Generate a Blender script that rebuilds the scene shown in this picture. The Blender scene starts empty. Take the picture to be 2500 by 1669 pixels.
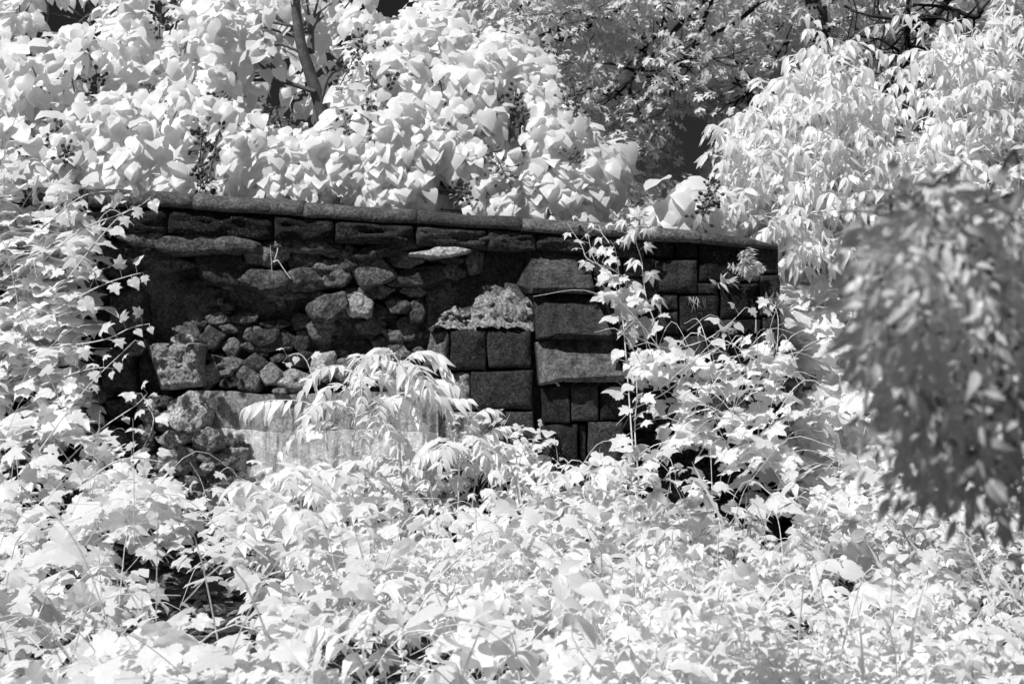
import bpy, math, random
import numpy as np
from mathutils import Matrix, Vector

R = math.radians
rng = np.random.default_rng(7)
random.seed(7)
scene = bpy.context.scene
COL = scene.collection

# ------------------------------------------------------------------ camera
CAM = np.array((0.0, -12.5, 1.6))
PITCH = R(4.0)
LENS, SENSOR = 60.0, 36.0
cam_data = bpy.data.cameras.new('camera')
cam_data.lens = LENS
cam_data.sensor_width = SENSOR
cam_data.clip_start = 0.05
cam_data.clip_end = 2000
cam_data.dof.use_dof = True
cam_data.dof.focus_distance = 12.2
cam_data.dof.aperture_fstop = 5.0
cam = bpy.data.objects.new('camera', cam_data)
cam.location = CAM
cam.rotation_euler = (math.pi / 2 + PITCH, 0, 0)
COL.objects.link(cam)
scene.camera = cam

# ------------------------------------------------------------------ sky and sun
SUN = np.array((-0.42, -0.44, 0.79))
SUN = SUN / np.linalg.norm(SUN)
elev = math.asin(SUN[2])
azim = math.atan2(SUN[0], SUN[1])
world = bpy.data.worlds.new('World')
scene.world = world
world.use_nodes = True
nt = world.node_tree
nt.nodes.clear()
sky = nt.nodes.new('ShaderNodeTexSky')
sky.sky_type = 'NISHITA'
sky.sun_disc = False
sky.sun_elevation = elev
sky.sun_rotation = azim
sky.dust_density = 0.6
sep = nt.nodes.new('ShaderNodeSeparateColor')
irf = nt.nodes.new('ShaderNodeMath')
irf.operation = 'MULTIPLY'
irf.inputs[1].default_value = 0.14      # the near-infrared sky is far darker than the red one
bg = nt.nodes.new('ShaderNodeBackground')
bg.inputs['Strength'].default_value = 0.06
out = nt.nodes.new('ShaderNodeOutputWorld')
nt.links.new(sky.outputs[0], sep.inputs[0])
nt.links.new(sep.outputs[0], irf.inputs[0])
nt.links.new(irf.outputs[0], bg.inputs['Color'])
nt.links.new(bg.outputs[0], out.inputs['Surface'])

sun_data = bpy.data.lights.new('sun', 'SUN')
sun_data.energy = 4.4
sun_data.angle = R(0.53)
sun_data.color = (1, 1, 1)
sun = bpy.data.objects.new('sun', sun_data)
sun.rotation_euler = Vector(SUN).to_track_quat('Z', 'Y').to_euler()
sun.location = (-8, -14, 18)
COL.objects.link(sun)

scene.view_settings.view_transform = 'Standard'
scene.view_settings.look = 'None'
scene.view_settings.exposure = 0.06
scene.view_settings.gamma = 1.0
scene.view_settings.use_curve_mapping = False
scene.render.engine = 'CYCLES'
cy = scene.cycles
cy.max_bounces = 14
cy.diffuse_bounces = 12
cy.glossy_bounces = 2
cy.transmission_bounces = 8
cy.transparent_max_bounces = 4
cy.use_denoising = True
cy.use_adaptive_sampling = True
cy.adaptive_threshold = 0.012
cy.sample_clamp_indirect = 8

# ------------------------------------------------------------------ picture <-> place
KPX = SENSOR / LENS / 2500.0
cp, sp = math.cos(PITCH), math.sin(PITCH)


def at(px, py, Y):
    """the point of the place on the plane y = Y that the photograph shows at px, py"""
    px = np.asarray(px, float); py = np.asarray(py, float); Y = np.asarray(Y, float)
    u = (px - 1250.0) * KPX
    v = (834.5 - py) * KPX
    dy = cp - v * sp
    dz = sp + v * cp
    t = (Y - CAM[1]) / dy
    return np.stack(np.broadcast_arrays(CAM[0] + u * t, Y, CAM[2] + dz * t), -1)


def project(P):
    d = P - CAM
    f = d[:, 1] * cp + d[:, 2] * sp
    u = d[:, 0] / f
    v = (-d[:, 1] * sp + d[:, 2] * cp) / f
    return 1250 + u / KPX, 834.5 - v / KPX, f


def unit(v):
    v = np.asarray(v, float)
    return v / np.maximum(np.linalg.norm(v, axis=-1, keepdims=True), 1e-9)


def sstep(x, a, b):
    t = np.clip((np.asarray(x, float) - a) / (b - a), 0, 1)
    return t * t * (3 - 2 * t)


def _hash(i, j, k, s):
    n = (i * 374761393 + j * 668265263 + k * 2147483647 + s * 1274126177) & 0xffffffff
    n = ((n ^ (n >> 13)) * 1274126177) & 0xffffffff
    return ((n ^ (n >> 16)) & 0xffff) / 65535.0


def vnoise(p, s=0):
    p = np.asarray(p, float)
    i = np.floor(p).astype(np.int64)
    f = p - i
    f = f * f * (3 - 2 * f)
    r = 0
    for a in (0, 1):
        for b in (0, 1):
            for c in (0, 1):
                w = (f[..., 0] if a else 1 - f[..., 0]) * (f[..., 1] if b else 1 - f[..., 1]) * (f[..., 2] if c else 1 - f[..., 2])
                r = r + w * _hash(i[..., 0] + a, i[..., 1] + b, i[..., 2] + c, s)
    return r * 2 - 1


def fbm(p, freq, octv=4, s=0, gain=0.5):
    r, a = 0, 1.0
    for o in range(octv):
        r = r + a * vnoise(np.asarray(p) * freq * 2 ** o + 17.3 * o, s + o)
        a *= gain
    return r


# ------------------------------------------------------------------ mesh helpers
class MB:
    def __init__(self):
        self.v, self.f, self.uv, self.n = [], [], [], 0

    def add(self, verts, *faces, uv=None):
        verts = np.asarray(verts, float).reshape(-1, 3)
        for f in faces:
            self.f.append(np.asarray(f, np.int64) + self.n)
        self.v.append(verts)
        self.uv.append(np.zeros((len(verts), 2)) if uv is None else np.asarray(uv, float))
        self.n += len(verts)

    def mesh(self, name, smooth=True):
        v = np.concatenate(self.v)
        uv = np.concatenate(self.uv)
        groups = {}
        for f in self.f:
            groups.setdefault(f.shape[1], []).append(f)
        loops, starts, tot = [], [], 0
        for k, fs in groups.items():
            a = np.concatenate(fs)
            loops.append(a.ravel())
            starts.append(tot + np.arange(len(a)) * k)
            tot += a.size
        loops = np.concatenate(loops).astype(np.int32)
        starts = np.concatenate(starts).astype(np.int32)
        me = bpy.data.meshes.new(name)
        me.vertices.add(len(v))
        me.vertices.foreach_set('co', v.astype(np.float32).ravel())
        me.loops.add(len(loops))
        me.loops.foreach_set('vertex_index', loops)
        me.polygons.add(len(starts))
        me.polygons.foreach_set('loop_start', starts)
        if smooth:
            me.polygons.foreach_set('use_smooth', np.ones(len(starts), bool))
        me.uv_layers.new(name='UVMap').data.foreach_set('uv', uv[loops].astype(np.float32).ravel())
        me.update(calc_edges=True)
        me.validate()
        return me


def link(name, me, mat, parent=None, kind=None, label=None, category=None, group=None):
    o = bpy.data.objects.new(name, me)
    COL.objects.link(o)
    if me is not None and mat is not None and not me.materials:
        me.materials.append(mat)
    if parent is not None:
        o.parent = parent
        o.matrix_parent_inverse = Matrix.Translation(-Vector(parent['base']))
    for k, x in (('kind', kind), ('label', label), ('category', category), ('group', group)):
        if x:
            o[k] = x
    return o


def thing(name, base, label, category, group=None):
    o = bpy.data.objects.new(name, None)
    o.empty_display_size = 0.2
    o.location = base
    COL.objects.link(o)
    o['base'] = [float(x) for x in base]
    o['label'] = label
    o['category'] = category
    if group:
        o['group'] = group
    return o


def tube(mb, pts, r0, r1=None, n=6, wob=0.0):
    pts = np.asarray(pts, float)
    m = len(pts)
    r = np.asarray(r0, float) if np.ndim(r0) else np.linspace(r0, r1 if r1 is not None else r0, m)
    if wob:
        pts = pts + rng.normal(0, wob, pts.shape)
    t = np.gradient(pts, axis=0)
    t = unit(t)
    ref = np.where(np.abs(t[:, 2:3]) > 0.9, np.array([[1.0, 0, 0]]), np.array([[0, 0, 1.0]]))
    a = unit(np.cross(t, ref))
    b = np.cross(t, a)
    th = np.arange(n) * 2 * math.pi / n
    ring = pts[:, None] + r[:, None, None] * (np.cos(th)[None, :, None] * a[:, None] + np.sin(th)[None, :, None] * b[:, None])
    i, j = np.meshgrid(np.arange(m - 1), np.arange(n), indexing='ij')
    j2 = (j + 1) % n
    f = np.stack([i * n + j, i * n + j2, (i + 1) * n + j2, (i + 1) * n + j], -1).reshape(-1, 4)
    u = np.repeat(np.linspace(0, 1, m), n)
    mb.add(ring, f, uv=np.stack([np.tile(th, m), u], -1))


def spline(ctrl, n=14):
    """smooth curve through the control points (Catmull-Rom)"""
    c = np.asarray(ctrl, float)
    if len(c) == 2:
        return c[0] + (c[1] - c[0]) * np.linspace(0, 1, n)[:, None]
    c = np.vstack([2 * c[0] - c[1], c, 2 * c[-1] - c[-2]])
    k = len(c) - 3
    s = np.linspace(0, k - 1e-6, n)
    i = s.astype(int)
    t = (s - i)[:, None]
    p0, p1, p2, p3 = c[i], c[i + 1], c[i + 2], c[i + 3]
    return 0.5 * (2 * p1 + (p2 - p0) * t + (2 * p0 - 5 * p1 + 4 * p2 - p3) * t * t + (3 * p1 - p0 - 3 * p2 + p3) * t ** 3)


def pxs(lst, Y):
    """control points from (px, py) or (px, py, Y)"""
    return np.array([at(p[0], p[1], p[2] if len(p) > 2 else Y) for p in lst])


# ------------------------------------------------------------------ materials
def new_mat(name):
    m = bpy.data.materials.new(name)
    m.use_nodes = True
    t = m.node_tree
    t.nodes.clear()
    o = t.nodes.new('ShaderNodeOutputMaterial')
    return m, t, o


def grey(v):
    return (v, v, v, 1)


def ramp(t, src, stops):
    n = t.nodes.new('ShaderNodeValToRGB')
    e = n.color_ramp.elements
    e[0].position, e[0].color = stops[0][0], grey(stops[0][1])
    e[1].position, e[1].color = stops[-1][0], grey(stops[-1][1])
    for p, v in stops[1:-1]:
        x = e.new(p)
        x.color = grey(v)
    t.links.new(src, n.inputs[0])
    return n.outputs[0]


def noise_tex(t, vec, scale, detail=6, rough=0.6):
    n = t.nodes.new('ShaderNodeTexNoise')
    n.inputs['Scale'].default_value = scale
    n.inputs['Detail'].default_value = detail
    n.inputs['Roughness'].default_value = rough
    if vec is not None:
        t.links.new(vec, n.inputs['Vector'])
    return n.outputs[0]


def math_node(t, op, a, b):
    n = t.nodes.new('ShaderNodeMath')
    n.operation = op
    for i, x in enumerate((a, b)):
        if isinstance(x, (int, float)):
            n.inputs[i].default_value = x
        else:
            t.links.new(x, n.inputs[i])
    return n.outputs[0]


def leaf_mat(name, lo=0.80, hi=0.93, trans=0.46, gloss=0.05):
    m, t, o = new_mat(name)
    gi = t.nodes.new('ShaderNodeNewGeometry')
    oi = t.nodes.new('ShaderNodeObjectInfo')
    rnd = math_node(t, 'FRACT', math_node(t, 'ADD', gi.outputs['Random Per Island'], oi.outputs['Random']), 0)
    col = ramp(t, rnd, [(0, lo), (0.5, (lo + hi) / 2), (1, hi)])
    # veins and midrib from the leaf's own coordinates
    uv = t.nodes.new('ShaderNodeUVMap')
    sx = t.nodes.new('ShaderNodeSeparateXYZ')
    t.links.new(uv.outputs[0], sx.inputs[0])
    au = math_node(t, 'ABSOLUTE', sx.outputs[0], 0)
    saw = math_node(t, 'FRACT', math_node(t, 'MULTIPLY', math_node(t, 'SUBTRACT', sx.outputs[1], math_node(t, 'MULTIPLY', au, 0.7)), 6.5), 0)
    vein = math_node(t, 'LESS_THAN', saw, 0.10)
    mid = math_node(t, 'LESS_THAN', au, 0.025)
    vv = math_node(t, 'MAXIMUM', vein, mid)
    tc = t.nodes.new('ShaderNodeTexCoord')
    blot = noise_tex(t, tc.outputs['Object'], 14, 3)
    k = math_node(t, 'SUBTRACT', math_node(t, 'ADD', 0.97, math_node(t, 'MULTIPLY', blot, 0.06)), math_node(t, 'MULTIPLY', vv, 0.10))
    mx = t.nodes.new('ShaderNodeVectorMath')
    mx.operation = 'MULTIPLY'
    t.links.new(col, mx.inputs[0])
    t.links.new(k, mx.inputs[1])
    c = mx.outputs[0]
    d = t.nodes.new('ShaderNodeBsdfDiffuse')
    tr = t.nodes.new('ShaderNodeBsdfTranslucent')
    t.links.new(c, d.inputs[0])
    t.links.new(c, tr.inputs[0])
    mix = t.nodes.new('ShaderNodeMixShader')
    mix.inputs[0].default_value = trans
    t.links.new(d.outputs[0], mix.inputs[1])
    t.links.new(tr.outputs[0], mix.inputs[2])
    g = t.nodes.new('ShaderNodeBsdfGlossy')
    g.inputs['Roughness'].default_value = 0.42
    mix2 = t.nodes.new('ShaderNodeMixShader')
    mix2.inputs[0].default_value = gloss
    t.links.new(mix.outputs[0], mix2.inputs[1])
    t.links.new(g.outputs[0], mix2.inputs[2])
    t.links.new(mix2.outputs[0], o.inputs[0])
    return m


def stone_mat(name, lo, hi, scale=5.0, bump=0.5, fine=60.0, speck=0.0, band=False, rough=0.92, bdist=0.02, grain=0.8, drip=False):
    m, t, o = new_mat(name)
    tc = t.nodes.new('ShaderNodeTexCoord')
    vec = tc.outputs['Object']
    oi = t.nodes.new('ShaderNodeObjectInfo')
    big = noise_tex(t, vec, scale, 5, 0.6)
    med = noise_tex(t, vec, scale * 5, 6, 0.7)
    sm = noise_tex(t, vec, fine, 4, 0.7)
    if band:
        mp = t.nodes.new('ShaderNodeMapping')
        mp.inputs['Scale'].default_value = (0.5, 1, 4.5)
        t.links.new(vec, mp.inputs[0])
        bandn = noise_tex(t, mp.outputs[0], 7, 6, 0.7)
        med = math_node(t, 'MULTIPLY', math_node(t, 'ADD', med, bandn), 0.5)
    mixv = math_node(t, 'ADD', math_node(t, 'MULTIPLY', big, 0.45), math_node(t, 'MULTIPLY', med, 0.35))
    mixv = math_node(t, 'ADD', mixv, math_node(t, 'MULTIPLY', sm, 0.20))
    mixv = math_node(t, 'ADD', mixv, math_node(t, 'MULTIPLY', math_node(t, 'SUBTRACT', oi.outputs['Random'], 0.5), 0.22))
    col = ramp(t, mixv, [(0.40, lo), (0.5, (lo + hi) * 0.42), (0.61, hi)])
    gr = ramp(t, noise_tex(t, vec, 48, 3, 0.65), [(0.36, 1 - 0.62 * grain), (0.5, 1.0), (0.64, 1 + 0.75 * grain)])
    gm = t.nodes.new('ShaderNodeVectorMath')
    gm.operation = 'MULTIPLY'
    t.links.new(col, gm.inputs[0])
    t.links.new(gr, gm.inputs[1])
    col = gm.outputs[0]
    if drip:      # rain streaks running down the face
        mp2 = t.nodes.new('ShaderNodeMapping')
        mp2.inputs['Scale'].default_value = (9, 9, 0.7)
        t.links.new(vec, mp2.inputs[0])
        dr = ramp(t, noise_tex(t, mp2.outputs[0], 1.6, 5, 0.65), [(0.38, 0.42), (0.52, 1.0), (0.7, 1.25)])
        dm = t.nodes.new('ShaderNodeVectorMath')
        dm.operation = 'MULTIPLY'
        t.links.new(col, dm.inputs[0])
        t.links.new(dr, dm.inputs[1])
        col = dm.outputs[0]
    if speck:
        vo = noise_tex(t, vec, 75, 2, 0.5)
        spk = math_node(t, 'GREATER_THAN', vo, 0.62)
        msk = math_node(t, 'GREATER_THAN', noise_tex(t, vec, 6, 3), 0.5)
        spk = math_node(t, 'MULTIPLY', math_node(t, 'MULTIPLY', spk, msk), speck)
        ad = t.nodes.new('ShaderNodeVectorMath')
        ad.operation = 'ADD'
        t.links.new(col, ad.inputs[0])
        t.links.new(spk, ad.inputs[1])
        col = ad.outputs[0]
    b = t.nodes.new('ShaderNodeBsdfPrincipled')
    b.inputs['Roughness'].default_value = rough
    b.inputs['Specular IOR Level'].default_value = 0.25
    t.links.new(col, b.inputs['Base Color'])
    h = math_node(t, 'ADD', math_node(t, 'MULTIPLY', med, 0.7), math_node(t, 'MULTIPLY', sm, 0.3))
    bp = t.nodes.new('ShaderNodeBump')
    bp.inputs['Strength'].default_value = bump
    bp.inputs['Distance'].default_value = bdist
    t.links.new(h, bp.inputs['Height'])
    t.links.new(bp.outputs[0], b.inputs['Normal'])
    t.links.new(b.outputs[0], o.inputs[0])
    return m


def plain_mat(name, lo, hi, scale=20, rough=0.8, bump=0.3):
    return stone_mat(name, lo, hi, scale, bump, scale * 6, rough=rough, bdist=0.01, grain=0.25)


M = {
    'leaf_heart': leaf_mat('heart_leaf', 0.93, 0.99, 0.50),
    'leaf_vine': leaf_mat('vine_leaf', 0.92, 0.99, 0.49),
    'leaf_ash': leaf_mat('compound_leaf', 0.93, 0.99, 0.50),
    'leaf_oak': leaf_mat('oak_leaf', 0.86, 0.95, 0.46),
    'leaf_near': leaf_mat('near_leaf', 0.90, 0.97, 0.50),
    'grass': leaf_mat('grass_blade', 0.70, 0.9, 0.4),
    'stem': plain_mat('pale_stem', 0.72, 0.95, 25, 0.7, 0.2),
    'bark': plain_mat('grey_bark', 0.10, 0.24, 14, 0.9, 0.5),
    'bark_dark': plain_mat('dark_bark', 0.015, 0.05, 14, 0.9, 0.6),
    'capsule': plain_mat('seed_capsule', 0.06, 0.2, 30, 0.6, 0.2),
    'ashlar': stone_mat('dark_sandstone', 0.010, 0.058, 4.5, 1.0, 55, speck=0.06, bdist=0.04),
    'bedded': stone_mat('bedded_sandstone', 0.010, 0.06, 4.0, 1.0, 50, speck=0.09, band=True, bdist=0.04),
    'dressed': stone_mat('dressed_sandstone', 0.030, 0.12, 2.6, 0.8, 110, speck=0.05, band=True, bdist=0.02, drip=True),
    'coping': stone_mat('coping_stone', 0.06, 0.165, 3.0, 0.9, 120, speck=0.06, bdist=0.02),
    'rubble': stone_mat('rubble_stone', 0.05, 0.20, 6.0, 1.0, 50, speck=0.04, bdist=0.04),
    'rubble_pale': stone_mat('pale_rubble', 0.30, 0.75, 7.0, 1.0, 55, bdist=0.05),
    'broken': stone_mat('broken_sandstone', 0.12, 0.42, 6.0, 1.0, 60, bdist=0.04),
    'mortar': stone_mat('old_mortar', 0.06, 0.17, 8.0, 1.0, 45, bdist=0.03),
    'mortar_pale': stone_mat('pale_mortar', 0.25, 0.60, 9.0, 1.0, 50, bdist=0.05),
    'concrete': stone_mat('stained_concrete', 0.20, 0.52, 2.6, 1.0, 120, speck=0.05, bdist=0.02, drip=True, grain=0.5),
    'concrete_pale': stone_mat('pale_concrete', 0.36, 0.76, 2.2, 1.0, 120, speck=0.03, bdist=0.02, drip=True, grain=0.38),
    'litter': plain_mat('dead_leaf', 0.05, 0.2, 12, 0.9, 0.2),
    'soil': stone_mat('dark_soil', 0.012, 0.045, 3.0, 0.8, 30),
}

# ------------------------------------------------------------------ ground
def ground_z(X, Y):
    front = np.interp(Y, [-40, -13, -10, -6.3, -0.3, 0.35], [-0.4, -0.05, 0.0, 0.25, 0.95, 1.0])
    left = 0.55 * sstep(-X, 2.4, 4.2) * sstep(Y, -7, -3) * (1 - sstep(Y, 0.2, 0.6))
    back = np.interp(Y, [0.9, 6, 30, 400], [2.1, 2.2, 1.6, -6])
    k = sstep(Y, 0.4, 0.85)
    z = (front + left) * (1 - k) + back * k
    P = np.stack([X, Y, np.zeros_like(X)], -1)
    return z + 0.05 * fbm(P, 1.1, 3, 5)


gx = np.concatenate([np.linspace(-400, -14, 14), np.linspace(-12, 12, 97), np.linspace(14, 400, 14)])
gy = np.concatenate([np.linspace(-400, -16, 10), np.linspace(-14, 4, 91), np.linspace(5, 30, 20), np.linspace(40, 500, 12)])
GX, GY = np.meshgrid(gx, gy, indexing='ij')
gv = np.stack([GX, GY, ground_z(GX, GY)], -1)
ii, jj = np.meshgrid(np.arange(len(gx) - 1), np.arange(len(gy) - 1), indexing='ij')
w_ = len(gy)
gf = np.stack([ii * w_ + jj, (ii + 1) * w_ + jj, (ii + 1) * w_ + jj + 1, ii * w_ + jj + 1], -1).reshape(-1, 4)
mb = MB()
mb.add(gv, gf)
link('ground', mb.mesh('ground'), M['soil'], kind='structure')

# ------------------------------------------------------------------ the ruined wall
wall_base = (0.0, 0.3, 1.0)
WALL = thing('stone_wall', wall_base, 'ruined dark stone wall with rounded coping, collapsed rubble cavity and stepped buttress', 'wall')


def grid_patch(mb, c, nu, nv, disp=None):
    """c = four 3D corners (top left, top right, bottom right, bottom left)"""
    c = np.asarray(c, float)
    u, v = np.meshgrid(np.linspace(0, 1, nu + 1), np.linspace(0, 1, nv + 1), indexing='ij')
    u, v = u[..., None], v[..., None]
    p = (1 - u) * (1 - v) * c[0] + u * (1 - v) * c[1] + u * v * c[2] + (1 - u) * v * c[3]
    if disp is not None:
        p = p + disp(p)
    i, j = np.meshgrid(np.arange(nu), np.arange(nv), indexing='ij')
    w = nv + 1
    f = np.stack([i * w + j, i * w + j + 1, (i + 1) * w + j + 1, (i + 1) * w + j], -1).reshape(-1, 4)
    mb.add(p, f)


_seed = [100]


def block(name, quad, Y, depth, mat, bulge=0.02, rough=0.016, cham=0.009, nx=20, ny=14, gap=1.2, parent=None, jit=1.0, freq=9, bed=False):
    """a squared stone: quad = px corners TL TR BR BL; front at Y, running back by depth"""
    _seed[0] += 1
    s = _seed[0]
    q = np.asarray(quad, float)
    cen = q.mean(0)
    q = q + np.sign(cen - q) * gap + rng.normal(0, jit, q.shape)
    Ys = np.broadcast_to(np.asarray(Y, float), (4,))
    c = np.array([at(q[k, 0], q[k, 1], Ys[k]) for k in range(4)])
    W = np.linalg.norm(c[1] - c[0]); H = np.linalg.norm(c[3] - c[0])
    us = np.concatenate([[0], np.linspace(min(0.2, cham / W), 1 - min(0.2, cham / W), nx - 1), [1]])
    vs = np.concatenate([[0], np.linspace(min(0.2, cham / H), 1 - min(0.2, cham / H), ny - 1), [1]])
    u, v = np.meshgrid(us, vs, indexing='ij')
    uu, vv = u[..., None], v[..., None]
    p = (1 - uu) * (1 - vv) * c[0] + uu * (1 - vv) * c[1] + uu * vv * c[2] + (1 - uu) * vv * c[3]
    ed = np.minimum(np.minimum(u * W, (1 - u) * W), np.minimum(v * H, (1 - v) * H))
    inner = sstep(ed, 0, 0.05)
    ch = np.where(ed < 1e-6, 1.0, 0.0)
    n1 = fbm(p * (np.array([.45, 1, 2.2]) if bed else 1.0), freq, 5, s, 0.62)
    # split, faceted rock face
    nf = np.abs(fbm(p, freq * 0.45, 2, s + 50))
    dy = cham * ch - bulge * inner * (0.6 + 0.8 * nf) - rough * n1 * (0.25 + 0.75 * inner)
    edge_n = fbm(p, 7, 3, s + 9)
    p[..., 1] += dy
    cv = c.mean(0)
    p[..., 0] += ch * 0.008 * edge_n
    p[..., 2] += ch * 0.008 * fbm(p, 7, 3, s + 19)
    nU, nV = p.shape[:2]
    i, j = np.meshgrid(np.arange(nU - 1), np.arange(nV - 1), indexing='ij')
    f = np.stack([i * nV + j, i * nV + j + 1, (i + 1) * nV + j + 1, (i + 1) * nV + j], -1).reshape(-1, 4)
    ring = [a * nV for a in range(nU)] + [(nU - 1) * nV + b for b in range(1, nV)] + [a * nV + nV - 1 for a in range(nU - 2, -1, -1)] + [b for b in range(nV - 2, 0, -1)]
    P = p.reshape(-1, 3)
    back = P[ring].copy()
    back[:, 1] = np.max(Ys) + depth
    n0 = len(P)
    k = len(ring)
    a = np.arange(k); b = (a + 1) % k
    sf = np.stack([np.array(ring)[a], np.array(ring)[b], n0 + b, n0 + a], -1)
    cap = np.concatenate([P[ring].mean(0)[None]]); cap[0, 1] = np.max(Ys) + depth
    allv = np.vstack([P, back, cap])
    cf = np.stack([n0 + a, n0 + b, np.full(k, n0 + k)], -1)
    mb = MB()
    mb.add(allv, f, sf, cf)
    me = mb.mesh(name, smooth=False)
    # sharp edge between face and sides comes from the chamfer ring
    return link(name, me, M[mat], parent or WALL)


def rect(x0, y0, x1, y1, s=0.0):
    """px rectangle whose horizontals fall by s per px to the right"""
    d = (x1 - x0) * s
    return [(x0, y0), (x1, y0 + d), (x1, y1 + d), (x0, y1)]


def stone(name, cx, cy, w, h, rot=0, Y=0.2, depth=0.2, mat='rubble', rough=0.02, seed=None, sides=None, n=28, rings=None, parent=None, smooth=False, freq=10, flat=0.72):
    """an irregular split stone (planes cut from a lump): px centre and size, its foremost point near Y, running back by depth"""
    _seed[0] += 1
    s = seed or _seed[0]
    r_ = np.random.default_rng(s)
    sides = sides or int(r_.choice([4, 4, 5, 5, 6]))
    phi = (np.arange(sides) + r_.uniform(-0.25, 0.25, sides)) * 2 * math.pi / sides + (math.pi / 4 if sides == 4 else r_.uniform(0, 6))
    nr, dd = [], []
    for k in range(sides):
        nr.append((math.cos(phi[k]), r_.uniform(-.28, .1), math.sin(phi[k]))); dd.append(r_.uniform(.78, .95))
    for k in range(3):      # two or three planes make the split face
        nr.append((r_.normal(0, .28), -1, r_.normal(.12, .25))); dd.append(r_.uniform(flat, flat + .12))
    for k in range(3):      # broken corners
        a = r_.uniform(0, 6.28)
        nr.append((math.cos(a), -r_.uniform(.5, 1.1), math.sin(a))); dd.append(r_.uniform(.96, 1.15))
    nr = unit(np.array(nr)); dd = np.array(dd)
    pol = (np.concatenate([np.linspace(0, 100, 14 if n < 36 else 30), [115, 140, 180]]) if n > 12 else np.array([0, 25, 50, 70, 90, 130, 180])) * math.pi / 180
    th = np.arange(n) * 2 * math.pi / n
    A, B = np.meshgrid(pol, th, indexing='ij')
    D = np.stack([np.sin(A) * np.cos(B), -np.cos(A), np.sin(A) * np.sin(B)], -1)
    dot = D @ nr.T
    r = np.min(np.where(dot > .08, dd / np.maximum(dot, .08), 9), -1)
    r = np.minimum(r, 1.35)
    c3 = at(cx, cy, Y + depth * 0.4)
    sc = np.linalg.norm(at(cx + 1, cy, Y + depth * 0.4) - c3)
    E = D * r[..., None] * np.array([w / 2 * sc * 1.06, 1, h / 2 * sc * 1.06])
    fd = min(depth * .5, .30 * min(w, h) * sc + .03)
    E[..., 1] = np.where(E[..., 1] < 0, E[..., 1] * fd, E[..., 1] * (depth - fd))
    ca, sa = math.cos(R(rot)), math.sin(R(rot))
    P = np.stack([c3[0] + E[..., 0] * ca + E[..., 2] * sa, Y + fd * flat + E[..., 1], c3[2] - E[..., 0] * sa + E[..., 2] * ca], -1)
    nz = fbm(P, freq, 5 if n >= 36 else 4, s, 0.66)
    P = P + D * (rough * nz)[..., None]
    m = len(P)
    i, j = np.meshgrid(np.arange(m - 1), np.arange(n), indexing='ij')
    j2 = (j + 1) % n
    f = np.stack([i * n + j, i * n + j2, (i + 1) * n + j2, (i + 1) * n + j], -1).reshape(-1, 4)
    mb = MB()
    P[0] = P[0].mean(0); P[-1] = P[-1].mean(0)
    mb.add(P, f)
    return link(name, mb.mesh(name, smooth), M[mat], parent or WALL)


# core behind everything: rough bedding mortar seen between the stones
TOPX = [-400, 215, 290, 400, 583, 800, 1016, 1200, 1324, 1450, 1606, 1750, 1850, 1900]
TOPY = [460, 464, 467, 472, 484, 501, 518, 530, 538, 547, 558, 573, 587, 600]
BOTX = [-400, 290, 414, 671, 816, 1016, 1190, 1309, 1450, 1574, 1704, 1800, 1900]
BOTY = [498, 503, 505, 523, 533, 544, 556, 564, 574, 583, 591, 599, 607]


def core_disp(p):
    d = np.zeros_like(p)
    d[..., 1] = 0.07 * fbm(p, 3.0, 6, 31, 0.66)
    d[..., 2] = 0.03 * fbm(p, 4.0, 3, 37, 0.6)
    return d


mb = MB()
cl = lambda x, y, Y: at(x, y, Y)
grid_patch(mb, [cl(-500, 495, 0.27), cl(1180, 545, 0.27), cl(1180, 1400, 0.27), cl(-500, 1400, 0.27)], 260, 140, core_disp)
link('wall_core', mb.mesh('wall_core'), M['mortar'], WALL)
mb = MB()
x0, x1 = at(1120, 600, 0.1)[0], at(1899, 600, 0.1)[0]
zt0, zt1, zb = at(1120, 575, 0.1)[2], at(1899, 620, 0.1)[2], 0.6
prism = [(x0, 0.1, zb), (x1, 0.1, zb), (x1, 0.1, zt1), (x0, 0.1, zt0), (x0, 0.85, zb), (x1, 0.85, zb), (x1, 0.85, zt1), (x0, 0.85, zt0)]
mb.add(prism, [(0, 1, 2, 3), (5, 4, 7, 6), (1, 5, 6, 2), (4, 0, 3, 7), (3, 2, 6, 7), (0, 4, 5, 1)])
link('wall_core', mb.mesh('wall_core', False), M['mortar'], WALL)
mb = MB()
x0, x1 = at(-500, 600, 0.6)[0], at(1120, 600, 0.1)[0] - 0.004
zt0, zt1 = at(-500, 500, 0.6)[2], at(1120, 570, 0.6)[2]
prism = [(x0, 0.56, zb), (x1, 0.56, zb), (x1, 0.56, zt1), (x0, 0.56, zt0), (x0, 0.85, zb), (x1, 0.85, zb), (x1, 0.85, zt1), (x0, 0.85, zt0)]
mb.add(prism, [(0, 1, 2, 3), (5, 4, 7, 6), (1, 5, 6, 2), (4, 0, 3, 7), (3, 2, 6, 7), (0, 4, 5, 1)])
link('wall_core', mb.mesh('wall_core', False), M['mortar'], WALL)

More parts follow.
